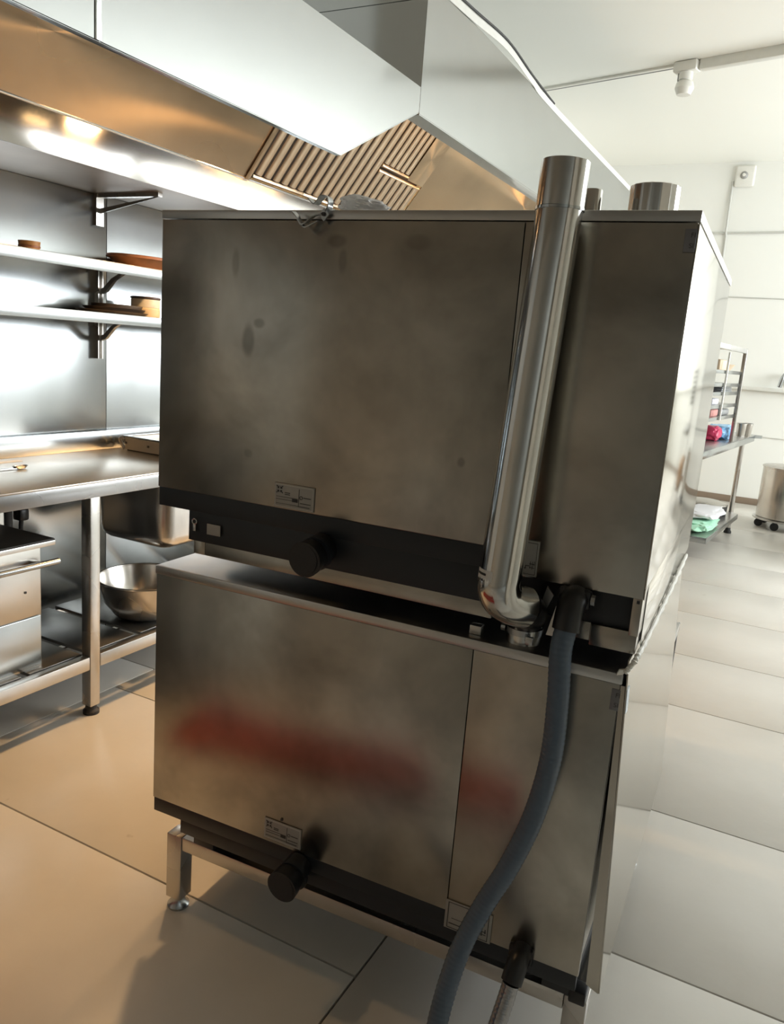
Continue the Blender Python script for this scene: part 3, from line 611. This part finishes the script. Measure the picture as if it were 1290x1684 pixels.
# vent nozzle of the lower oven, on top
f = obj('vent_nozzle', lathe(nb(), [(0, 0), (0.033, 0), (0.033, 0.03), (0.030, 0.033), (0.030, 0.042), (0, 0.042)], (0.858, 0.045, 0.9175), 28), 'pipe', lo_)
bm = nb(); lathe(bm, [(0.033, 0.018), (0.0355, 0.018), (0.0355, 0.03), (0.033, 0.03)], (0.858, 0.045, 0.9175), 28); obj('pipe_clamp', bm, 'zinc', f)
B('clamp_screw', (0.872, 0.004, 0.925), (0.886, 0.012, 0.941), 'zinc', f, 0.001)
T('clamp_bolt', [(0.818, 0.03, 0.942), (0.826, 0.03, 0.942)], 0.008, 'zinc', f, 10)
B('stop_block', (0.758, 0.016, 0.9175), (0.782, 0.036, 0.936), 'steel', lo_, 0.002)

# ---- upper oven
up = thing('combi_oven', 'upper stainless steel combi oven stacked on the other with pipes on top', 'oven', (0, 0, 0), RZ, 'combi ovens')
B('cabinet', (0.004, 0.008, 1.062), (1.068, 0.965, 1.673), 'oven', up)
B('base', (0.088, 0.110, 0.956), (1.060, 0.93, 1.062), 'darkband', up)
B('back_panel', (0.0, -0.004, 1.101), (0.7902, 0.008, 1.6735), 'oven', up, 0.0015)
B('service_panel', (0.7914, -0.004, 1.056), (1.0695, 0.008, 1.6735), 'oven', up, 0.0015)
B('lower_panel', (0.0, 0.0, 1.058), (0.790, 0.012, 1.1000), 'darkband', up, 0.001)
B('lower_panel', (0.083, 0.004, 0.990), (0.798, 0.110, 1.058), 'darkband', up, 0.001)
B('lower_panel', (0.937, 0.020, 0.990), (1.052, 0.110, 1.055), 'darkband', up, 0.001)
B('base_rail', (0.087, 0.018, 0.956), (0.118, 0.050, 0.990), 'oven', up, 0.001)
B('base_rail', (0.119, 0.018, 0.956), (0.798, 0.050, 0.990), 'oven', up, 0.001)
B('base_rail', (0.937, 0.018, 0.956), (0.985, 0.050, 0.990), 'oven', up, 0.001)
B('base_rail', (0.986, 0.012, 0.950), (1.067, 0.050, 0.990), 'oven', up, 0.001)
B('corner_post', (1.053, 0.0, 0.987), (1.0695, 0.050, 1.0555), 'oven', up, 0.001)
B('screw', (1.060, -0.003, 1.047), (1.065, 0.001, 1.052), 'ink', up, 0)
bm = nb(); box(bm, (-0.001, -0.0055, 1.6748), (1.073, 0.985, 1.692), 0.0015); obj('top_cover', bm, 'steel', up)
B('side_panel', (1.0695, -0.004, 1.075), (1.072, 0.962, 1.672), 'oven_side', up, 0.0008)
B('side_panel', (1.0695, 0.052, 0.957), (1.071, 0.962, 1.073), 'oven_side', up, 0.0005)
bm = nb(); prism(bm, [(-0.004, 1.056), (0.05, 1.0745), (-0.004, 1.0745)], 1.0697, 1.0718, 'X'); obj('side_panel', bm, 'oven_side', up)
B('door', (0.0, 0.967, 1.06), (1.06, 1.03, 1.671), 'steel', up, 0.006)
rating_plate(up, 0.312, 0.409, 1.104, 1.155); vent_label(up, 0.832, 0.881, 1.060, 1.126)
sealed_outlet(up, 0.434, 1.024)
corner_sticker(up, 1.052, 1.0695, 1.629, 1.664)
B('note_label', (0.137, -0.0015, 1.012), (0.173, 0.0005, 1.036), 'plate', up, 0.0005, label='small pale label on the black panel')
f = B('clip', (0.100, -0.004, 1.014), (0.108, 0.002, 1.030), 'zinc', up, 0.001)
T('clip_ring', [(0.104 + 0.006 * math.cos(t * PI / 6), -0.003, 1.036 + 0.006 * math.sin(t * PI / 6)) for t in range(13)], 0.0018, 'zinc', f, 6)
f = B('cable_gland', (0.925, -0.018, 1.020), (0.985, 0.004, 1.056), 'black', up, 0.008)
T('gland_nut', [(0.985, -0.012, 1.040), (0.992, -0.012, 1.040)], 0.010, 'zinc', f, 8)
T('gland_sleeve', smooth_pts([(0.956, 0.0, 1.036), (0.956, -0.03, 1.034), (0.956, -0.045, 1.018), (0.955, -0.052, 0.990)], 6), 0.0245, 'black', f, 20)
bm = nb(); prism(bm, [(0.892, 0.995), (0.905, 1.050), (0.918, 1.035), (0.905, 1.000)], -0.012, -0.008); obj('bracket_plate', bm, 'steel', up)
bm = nb(); prism(bm, [(0.910, 0.955), (0.922, 1.012), (0.934, 1.018), (0.936, 0.955)], 0.0, 0.003); obj('bracket_plate', bm, 'steel', up)
# pipes standing on the top
def stub(x, y, r, h, ribs):
    b_ = nb(); n = 40
    lathe(b_, [(r * 1.0, 0), (r, h), (r * 0.95, h + 0.0015), (r * 0.94, h - 0.01), (r * 0.94, 0.003)], (x, y, 1.690), n)
    if ribs:
        for v in b_.verts:
            a = math.atan2(v.co.y - y, v.co.x - x); k = 1 + 0.022 * math.cos(16 * a)
            v.co.x = x + (v.co.x - x) * k; v.co.y = y + (v.co.y - y) * k
    return obj('vent_stub', b_, 'pipe', up)
stub(0.950, 0.30, 0.046, 0.098, True)
stub(0.842, 0.25, 0.0185, 0.083, False)

# ---- white sealant bead along the joint of the two ovens
u = thing('sealant_bead', 'white sealant strip along the joint between the two stacked ovens', 'sealant', (0, 0, 0), RZ)
ctr = smooth_pts([(1.058, -0.010, 0.921), (1.067, -0.006, 0.936), (1.0725, 0.006, 0.948), (1.0745, 0.10, 0.951), (1.0755, 0.35, 0.952), (1.0755, 0.62, 0.953), (1.0745, 0.88, 0.954)], 10)
bm = nb(); ribbon(bm, [Vector((1.046, -0.010, 0.9195)), Vector((1.056, -0.007, 0.922)), Vector((1.066, -0.003, 0.938))], (0.3, -0.2, 0.8), 0.012, 0.003); obj('tape_end', bm, 'tape', u)
n = 18; idx = [round(i * (len(ctr) - 1) / n) for i in range(n + 1)]
for a, b in zip(idx, idx[1:]):
    if b - a < 1: continue
    seg = ctr[a:b + 1]; rr = [random.uniform(0.0042, 0.0062) for _ in seg]; rr[0] = 0.0035; rr[-1] = 0.0035
    obj('bead', tube(nb(), seg, rr, 10), 'tape', u)

# ---- long exhaust pipe in front of the upper oven
ex = thing('exhaust_pipe', 'long polished steel exhaust pipe leaning up the back of the ovens', 'pipe', (0, 0, 0), RZ)
p0, p1, p2 = Vector((0.8412, -0.098, 1.080)), Vector((0.8615, -0.058, 1.683)), Vector((0.8630, -0.056, 1.755))
bm = nb(); tube(bm, [p0, p0.lerp(p1, 0.5), p1], 0.0375, 40); obj('lower_tube', bm, 'pipe', ex)
bm = nb(); tube(bm, [p1 + Vector((0, 0, 0.0015)), p2], [0.0385, 0.0385], 40, False); tube(bm, [p2, p1], [0.0365, 0.0365], 40, False); obj('upper_tube', bm, 'pipe', ex)
bm = nb(); tube(bm, [p1 - Vector((0, 0, 0.002)), p1 + Vector((0, 0, 0.002))], 0.0395, 40); obj('joint_ring', bm, 'hood', ex)
# elbow: turned back toward the nozzle on the lower oven
e = smooth_pts([p0 + Vector((0, 0, 0.001)), Vector((0.8405, -0.099, 1.060)), Vector((0.846, -0.090, 1.038)), Vector((0.860, -0.070, 1.022)), Vector((0.876, -0.046, 1.014))], 5)
bm = nb(); tube(bm, e, 0.0375, 36); obj('elbow', bm, 'pipe', ex)
bm = nb(); tube(bm, smooth_pts([(0.8765, -0.045, 1.0135), (0.880, -0.020, 0.998), (0.872, 0.018, 0.980), (0.860, 0.045, 0.962)], 5), 0.0315, 28); obj('flexible_joint', bm, 'black', ex)
bm = nb()
def pipe_pt(t, a, r):                                               # label wrapped on the tube
    c = p0.lerp(p1, t); return (c.x + r * math.cos(a), c.y + r * math.sin(a), c.z)
k0 = [bm.verts.new(pipe_pt(-0.018, math.radians(d), 0.0381)) for d in range(205, 266, 6)]; k1 = [bm.verts.new(pipe_pt(0.018, math.radians(d), 0.0381)) for d in range(205, 266, 6)]
for i in range(10): bm.faces.new((k0[i], k0[i + 1], k1[i + 1], k1[i]))
f = obj('paper_label', bm, 'white_label', ex, label='white paper label')
bm = nb()
k0 = [bm.verts.new(pipe_pt(0.002, math.radians(d), 0.0384)) for d in range(210, 247, 6)]; k1 = [bm.verts.new(pipe_pt(0.009, math.radians(d), 0.0384)) for d in range(210, 247, 6)]
for i in range(6): bm.faces.new((k0[i], k0[i + 1], k1[i + 1], k1[i]))
obj('small_print', bm, 'ink', f)

# ---- hoses
def ribbed(name, ctrl, r, mat, label):
    P = smooth_pts(ctrl, 40); D = [0]
    for a, b in zip(P, P[1:]): D.append(D[-1] + (b - a).length)
    out, rad, i = [], [], 0; step = 0.0024; s = 0
    while s < D[-1]:
        while D[i + 1] < s: i += 1
        t = (s - D[i]) / (D[i + 1] - D[i]); out.append(P[i].lerp(P[i + 1], t)); rad.append(r * (1 + 0.022 * math.sin(2 * PI * s / 0.0096))); s += step
    o_ = obj(name, tube(nb(), out, rad, 20), mat); o_.rotation_euler = (0, 0, RZ); tag(o_, label, 'hose'); return o_
ribbed('flexible_hose', [(0.955, -0.0535, 0.992), (0.953, -0.062, 0.95), (0.960, -0.068, 0.865), (0.961, -0.072, 0.752), (0.944, -0.078, 0.635), (0.913, -0.088, 0.53), (0.877, -0.10, 0.44), (0.848, -0.125, 0.345), (0.835, -0.165, 0.235), (0.838, -0.22, 0.12), (0.80, -0.34, 0.03), (0.70, -0.50, 0.021)], 0.0195, 'hose',
       'thick blue-grey ribbed hose curving down from upper oven to floor')
ribbed('flexible_hose', [(0.9375, -0.0575, 0.265), (0.934, -0.072, 0.235), (0.925, -0.11, 0.17), (0.912, -0.18, 0.085), (0.885, -0.29, 0.025), (0.80, -0.45, 0.0175)], 0.0165, 'hose2',
       'short grey metal hose running from lower oven to floor')

# ---- pipe clamp and plastic bag on the top edge
u = thing('pipe_clamp', 'zinc pipe clamp with square washer on top edge of upper oven', 'clamp', (0.400, -0.012, 1.682))
u.location = Matrix.Rotation(RZ, 3, 'Z') @ Vector(u.location); u.rotation_euler = (0, 0, RZ)
bm = nb(); prism(bm, [(0, 0.0125), (0.0105, 0), (0, -0.0125), (-0.0105, 0)], -0.004, 0.0); f = obj('square_washer', bm, 'zinc', u)
bm = nb(); tube(bm, [(0, -0.004, 0.0005), (0, -0.008, 0.0005)], [0.0042, 0.0036], 6); obj('bolt', bm, 'rubber', f)
bm = nb(); ribbon(bm, smooth_pts([(0.003, 0.003, 0.006), (0.007, 0.006, 0.018), (0.003, 0.008, 0.032), (-0.010, 0.008, 0.035), (-0.020, 0.008, 0.026), (-0.026, 0.006, 0.020), (-0.037, 0.004, 0.030)], 8), (0.1, 1, 0), 0.016, 0.002); obj('strap', bm, 'zinc', u)
bm = nb(); ribbon(bm, smooth_pts([(-0.004, -0.002, 0.002), (-0.022, -0.006, -0.004), (-0.034, -0.010, -0.016), (-0.044, -0.010, -0.018), (-0.054, -0.012, -0.004), (-0.062, -0.014, 0.003)], 8), (0, 1, 0.15), 0.013, 0.0022); obj('strap', bm, 'zinc', u)
bm = nb(); ribbon(bm, smooth_pts([(-0.008, -0.010, -0.012), (-0.022, -0.014, -0.020), (-0.034, -0.014, -0.024), (-0.045, -0.012, -0.018)], 6), (0, 1, 0.3), 0.008, 0.002); obj('strap', bm, 'zinc', u)
bm = nb(); bmesh.ops.create_icosphere(bm, subdivisions=5, radius=1)
from mathutils import noise
for v in bm.verts:
    p = v.co.copy(); n1 = noise.noise(p * 2.6) * 0.20 + noise.noise(p * 6.0) * 0.08 + noise.noise(p * 13) * 0.03
    q = p * (1 + n1); v.co = Vector((0.436 + 0.048 * q.x, 0.075 + 0.05 * q.y, 1.7125 + max(-0.022, 0.018 * q.z * (1 - 0.35 * q.x))))
o = tag(obj('plastic_bag', bm, 'bag'), 'crumpled whitish plastic bag on top of upper oven behind clamp', 'bag'); o.rotation_euler = (0, 0, RZ)

# ---- low stand under the ovens
st = thing('oven_stand', 'low square-tube steel stand carrying the two stacked ovens', 'stand', (0, 0, 0), RZ)
for x, y in ((0.017, 0.030), (1.028, 0.030), (0.017, 0.84), (1.022, 0.84)):
    f = B('leg', (x, y, 0.032), (x + 0.045, y + 0.045, 0.212), 'steel_v', st, 0.002)
    bm = nb(); lathe(bm, [(0, 0), (0.027, 0), (0.028, 0.006), (0.018, 0.018), (0.0165, 0.034), (0, 0.034)], (x + 0.0225, y + 0.0225, 0.0), 24); obj('foot', bm, 'zinc', f)
B('rail', (0.063, 0.032, 0.176), (1.027, 0.070, 0.212), 'steel_v', st); B('rail', (0.063, 0.842, 0.176), (1.021, 0.882, 0.212), 'steel_v', st)
B('rail', (0.019, 0.0755, 0.176), (0.060, 0.8395, 0.212), 'steel_v', st); B('rail', (1.028, 0.0755, 0.176), (1.066, 0.8395, 0.212), 'steel_v', st)
for x in (0.10, 0.98):
    B('support_pad', (x, 0.03, 0.2125), (x + 0.06, 0.90, 0.2535), 'darkband', st, 0.002)
B('end_cap', (1.036, 0.024, 0.205), (1.070, 0.060, 0.235), 'black', st, 0.004)
# leg of a further low table past the oven
u = thing('black_leg_trolley', 'thin black leg with silver foot showing past the lower oven', 'trolley', (0, 0, 0), RZ)
for x, y in ((1.030, 1.115), (1.030, 1.6), (0.3, 1.115), (0.3, 1.6)):
    f = T('leg', [(x, y, 0.04), (x, y, 0.50)], 0.014, 'black', u)
    bm = nb(); lathe(bm, [(0, 0), (0.022, 0), (0.024, 0.01), (0.016, 0.03), (0.012, 0.045), (0, 0.045)], (x, y, 0), 20); obj('foot', bm, 'zinc', f)
B('top', (0.26, 1.08, 0.50), (1.045, 1.64, 0.53), 'steel', u)

# ------------------------------------------------------------------ pallet truck behind the photographer, seen only as the red reflection in the lower oven
u = thing('pallet_truck', 'low red pallet truck on the floor in front of the ovens', 'truck', (0.24, -1.02, 0), -0.30)
for y in (0.0, 0.24):
    B('fork', (-0.75, y, 0.06), (0.40, y + 0.16, 0.12), 'red', u, 0.01)
B('yoke', (-0.92, -0.06, 0.05), (-0.75, 0.46, 0.13), 'red', u, 0.02)
T('drawbar', [(-0.84, 0.20, 0.125), (-1.10, 0.20, 1.0)], 0.018, 'black', u)
T('grip', [(-1.105, 0.05, 1.01), (-1.105, 0.35, 1.01)], 0.016, 'black', u)
for x, y in ((0.3, -0.04), (0.3, 0.38), (-0.9, 0.05), (-0.9, 0.29)):
    T('wheel', [(x, y - 0.03, 0.045), (x, y + 0.03, 0.045)], 0.045, 'rubber', u, 20)

# ------------------------------------------------------------------ prep table at the far right with its rack
A = math.radians(-5.0)
pt = thing('prep_table', 'stainless steel prep table with lower shelf near the back wall', 'table', (0.705, 4.90, 0), A)
B('tabletop', (-0.72, -0.95, 0.872), (0, 1.93, 0.90), 'steel', pt, 0.003)
B('front_edge', (-0.004, -0.95, 0.845), (0.004, 1.93, 0.899), 'splash', pt, 0.002)
bm = nb(); prism(bm, [(-0.70, 1.93), (0.0, 1.93), (0.055, 1.99), (0.055, 2.03), (-0.70, 2.03)], 0.872, 0.8995, 'Z'); obj('end_lip', bm, 'splash', pt)
for x, y in ((-0.05, 1.62), (-0.05, -0.85), (-0.66, 1.62), (-0.66, -0.85)):
    f = T('leg', [(x, y, 0.05), (x, y, 0.872)], 0.022, 'steel_v', pt, 16)
    bm = nb(); lathe(bm, [(0, 0), (0.034, 0), (0.034, 0.014), (0.024, 0.03), (0.022, 0.052), (0, 0.052)], (x, y, 0), 20); obj('foot', bm, 'rubber', f)
bm = nb(); prism(bm, [(-0.70, 0.16), (0.02, 0.16), (0.02, 1.56), (-0.08, 1.66), (-0.70, 1.66)], 0.185, 0.20, 'Z'); obj('lower_shelf', bm, 'steel', pt)
B('shelf_rail', (-0.64, -0.84, 0.16), (-0.60, 0.154, 0.184), 'steel', pt, 0.002); B('shelf_rail', (-0.30, -0.84, 0.16), (-0.26, 0.154, 0.184), 'steel', pt, 0.002); B('cross_rail', (-0.66, -0.87, 0.16), (-0.05, -0.842, 0.184), 'steel', pt, 0.002)
B('shelf_edge', (0.021, 0.16, 0.155), (0.026, 1.55, 0.2), 'splash', pt, 0.001); B('shelf_edge', (-0.70, 0.155, 0.155), (0.022, 0.159, 0.2), 'splash', pt, 0.001)
def on_table(x, y, z): v = Matrix.Rotation(A, 3, 'Z') @ Vector((x, y, 0)); return (0.705 + v.x, 4.90 + v.y, z)
rk = thing('tray_rack', 'steel tray rack standing on the prep table by back wall', 'rack', on_table(-0.015, 0.08, 0.90), A)
for x, y in ((-0.03, -0.60), (-0.03, 0.80), (-0.38, -0.60), (-0.38, 0.80)):
    B('post', (x, y, 0), (x + 0.028, y + 0.028, 0.755), 'steel', rk, 0.002)
B('middle_post', (-0.014, 0.10, 0.199), (-0.002, 0.120, 0.70), 'trim', rk, 0.001)
B('top_rail', (-0.03, -0.571, 0.715), (-0.004, 0.799, 0.753), 'steel', rk); B('top_rail', (-0.376, -0.571, 0.715), (-0.352, 0.799, 0.753), 'steel', rk)
B('top_panel', (-0.35, -0.571, 0.735), (-0.031, 0.799, 0.742), 'steel', rk)
for z in (0.565, 0.47, 0.405, 0.31, 0.22):
    B('shelf', (-0.35, -0.571, z - 0.006), (-0.031, 0.80, z), 'steel', rk, 0.001)
    B('shelf_rail', (-0.0295, -0.571, z - 0.022), (-0.016, 0.799, z + 0.004), 'splash', rk, 0.001)
def rack_item(name, x0, x1, y0, y1, z, h, mat, label, cat, bev=0.01, shape='box'):
    o_ = bpy.data.objects.new
    bm_ = nb()
    if shape == 'box': box(bm_, (x0, y0, 0.0005), (x1, y1, h), bev, seg=3)
    elif shape == 'stack':
        for k in range(4): box(bm_, (x0, y0 + 0.01 * (k % 2), 0.0005 + k * h / 4), (x1 + 0.006 * (k % 2), y1 - 0.03 * k, (k + 0.7) * h / 4), 0.002)
    elif shape == 'basket':
        lathe(bm_, [(0, 0.0005), (0.10, 0.0005), (0.14, h), (0.134, h), (0.096, 0.006), (0, 0.006)], ((x0 + x1) / 2, (y0 + y1) / 2, 0), 28)
    o = obj(name, bm_, mat); o.location = on_table(-0.015, 0.08, 0.90 + z); o.rotation_euler = (0, 0, A); return tag(o, label, cat)
u = thing('bread_basket', 'beige basket on the top shelf of the tray rack', 'basket', on_table(-0.20, 0.60, 1.466), A)
bm = nb(); lathe(bm, [(0, 0.0), (0.12, 0.0), (0.155, 0.05), (0.15, 0.05), (0.115, 0.006), (0, 0.006)], seg=28); obj('basket_bowl', bm, 'beige', u)
T('handle', [(0.0, 0.14 * math.cos(t * PI / 12), 0.045 + 0.075 * math.sin(t * PI / 12)) for t in range(13)], 0.007, 'beige', u, 8)
rack_item('cardboard_box', -0.33, -0.05, 0.05, 0.30, 0.565, 0.08, 'beige', 'beige box at near end of top shelf of tray rack', 'box')
for k in range(4):
    bm = nb(); box(bm, (-0.32, 0.25 + 0.006 * k, 0), (-0.05, 0.69 - 0.02 * k, 0.010), 0.003)
    o = obj('baking_tray', bm, 'greytray'); o.location = on_table(-0.015, 0.08, 0.90 + 0.4055 + k * 0.0135); o.rotation_euler = (0, 0, A)
    tag(o, 'grey tray, %s in the stack in middle of the tray rack' % ('lowest', 'second lowest', 'third lowest', 'topmost')[k], 'tray', 'grey trays in the rack')
rack_item('white_carton', -0.31, -0.06, 0.04, 0.26, 0.31, 0.045, 'whitebox', 'flat white carton in the tray rack above the salmon box', 'box')
rack_item('salmon_box', -0.31, -0.06, 0.05, 0.30, 0.22, 0.055, 'salmon', 'salmon-red box on the lowest shelf of the tray rack', 'box')
rack_item('glass_dish', -0.30, -0.05, 0.40, 0.70, 0.22, 0.05, 'greytray', 'grey dish on the lowest shelf of the tray rack', 'dish', 0.015)
def packet(name, c, s, mat, label, seed):
    b_ = nb(); bmesh.ops.create_icosphere(b_, subdivisions=4, radius=1)
    for v in b_.verts:
        p = v.co.copy(); q = Vector([math.copysign(abs(t) ** 0.6, t) for t in p]) * (1 + 0.16 * noise.noise(p * 2.3 + Vector((seed, 0, 0))) + 0.08 * noise.noise(p * 6 + Vector((0, seed, 0))))
        v.co = Vector((s[0] * q.x, s[1] * q.y, max(-s[2], s[2] * q.z)))
    o_ = obj(name, b_, mat); o_.location = on_table(c[0], c[1], c[2] + s[2] + 0.001); o_.rotation_euler = (0, 0, A); return o_
tag(packet('wrapped_packet', (-0.15, 1.02, 0.90), (0.10, 0.16, 0.060), 'blue', '', 1.0), 'blue plastic-wrapped packet on the prep table below the rack', 'packet')
tag(packet('wrapped_packet', (-0.17, 0.74, 0.90), (0.075, 0.09, 0.060), 'pink', '', 4.0), 'crimson wrapped packet beside the blue one on prep table', 'packet')
for k, (x, y, lb) in enumerate(((-0.075, 1.60, 'steel cup on prep table end, the one nearer the rack'), (-0.035, 1.69, 'steel cup on prep table end, the one nearer table edge'))):
    o = thing('steel_cup', lb, 'cup', on_table(x, y, 0.90), 0, 'steel cups on the prep table')
    if k == 0:
        bm = nb(); lathe(bm, [(0, 0), (0.036, 0), (0.043, 0.115), (0.041, 0.115), (0.034, 0.004), (0, 0.004)], seg=24); cupb = obj('cup_body', bm, 'bowl', o)
        bm = nb(); lathe(bm, [(0.0415, 0.112), (0.0455, 0.113), (0.0455, 0.117), (0.0415, 0.118)], seg=24); cupr = obj('cup_rim', bm, 'steel', o)
    else: dup(cupb, o); dup(cupr, o)
for k, (dx, h, mt, lb) in enumerate(((0, 0.045, 'green', 'mint-green folded cloth on lower shelf of the prep table'), (0.02, 0.028, 'whitecloth', 'white folded cloth on the mint-green one, prep table shelf'))):
    o = tag(packet('folded_cloth', (-0.12 + dx, 0.55 + 0.1 * k, 0.20 + 0.093 * k), (0.13, 0.28, h), mt, '', 7.0 + k), lb, 'cloth', 'folded cloths')
u = thing('lidded_pan', 'wide black pan with steel lid on lower shelf of prep table', 'pan', on_table(-0.25, 1.36, 0.20))
bm = nb(); lathe(bm, [(0, 0), (0.19, 0), (0.20, 0.006), (0.205, 0.085), (0.198, 0.085), (0.19, 0.01), (0, 0.008)], seg=40); obj('pan_body', bm, 'panblack', u)
bm = nb(); lathe(bm, [(0.207, 0.086), (0.205, 0.092), (0.14, 0.112), (0.05, 0.122), (0, 0.123)], seg=40); obj('lid', bm, 'bowl', u)
# stock pot on a wheeled dolly
u = thing('stock_pot', 'tall stainless steel stock pot on a wheeled dolly by back wall', 'pot', (1.255, 7.25, 0))
bm = nb(); lathe(bm, [(0, 0.10), (0.268, 0.10), (0.276, 0.108), (0.276, 0.585), (0.280, 0.588), (0.280, 0.594), (0.272, 0.594), (0.270, 0.115), (0, 0.113)], seg=56); obj('pot_body', bm, 'bowl', u)
f = obj('lid', lathe(nb(), [(0.284, 0.590), (0.284, 0.600), (0.27, 0.606), (0.15, 0.618), (0, 0.622)], seg=56), 'bowl', u)
T('lid_handle', smooth_pts([(-0.06, 0, 0.62), (-0.05, 0, 0.66), (0.05, 0, 0.66), (0.06, 0, 0.62)], 6), 0.009, 'zinc', f, 10)
T('side_handle', smooth_pts([(0.27, -0.06, 0.47), (0.32, -0.05, 0.48), (0.32, 0.05, 0.48), (0.27, 0.06, 0.47)], 6), 0.009, 'zinc', u, 10)
bm = nb(); lathe(bm, [(0, 0.082), (0.30, 0.082), (0.305, 0.088), (0.305, 0.096), (0.29, 0.0995), (0, 0.0995)], seg=48); obj('dolly_plate', bm, 'steel', u)
for a in (200, 250, 290, 340, 70, 140):
    x, y = 0.25 * math.cos(math.radians(a)), 0.25 * math.sin(math.radians(a))
    T('wheel', [(x, y - 0.016, 0.038), (x, y + 0.016, 0.038)], 0.038, 'rubber', u, 18)
    T('wheel_fork', [(x, y, 0.05), (x, y, 0.082)], 0.022, 'black', u, 10)

# ------------------------------------------------------------------ second table past the right edge of the frame, mirrored in the side panel of the upper oven
u = thing('dish_rack_table', 'steel table with slatted rack mirrored in the side of the upper oven', 'table', (1.72, 6.3, 0), 0)
B('tabletop', (-0.02, -0.6, 0.86), (0.60, 0.7, 0.90), 'steel', u, 0.003); B('lower_shelf', (0.0, -0.55, 0.25), (0.58, 0.65, 0.27), 'steel', u, 0.002)
for x, y in ((0, -0.58), (0, 0.64), (0.54, -0.58), (0.54, 0.64)): B('leg', (x, y, 0), (x + 0.04, y + 0.04, 0.86), 'steel_v', u, 0.002)
for y in (-0.4, 0.05, 0.5): B('post', (0.02, y, 0.90), (0.05, y + 0.03, 1.55), 'steel_v', u, 0.002)
for k in range(7): B('slat', (0.01, -0.38, 1.17 + 0.055 * k), (0.40, 0.52, 1.19 + 0.055 * k), 'splash', u, 0.002)
for k, y in enumerate((-0.35, 0.2)): tag(obj('storage_crate', box(nb(), (1.75, 6.3 + y, 0.271), (2.15, 6.3 + y + 0.4, 0.52), 0.02), 'wood'), ('nearer', 'farther')[k] + ' orange crate under the table mirrored in the oven side', 'crate')
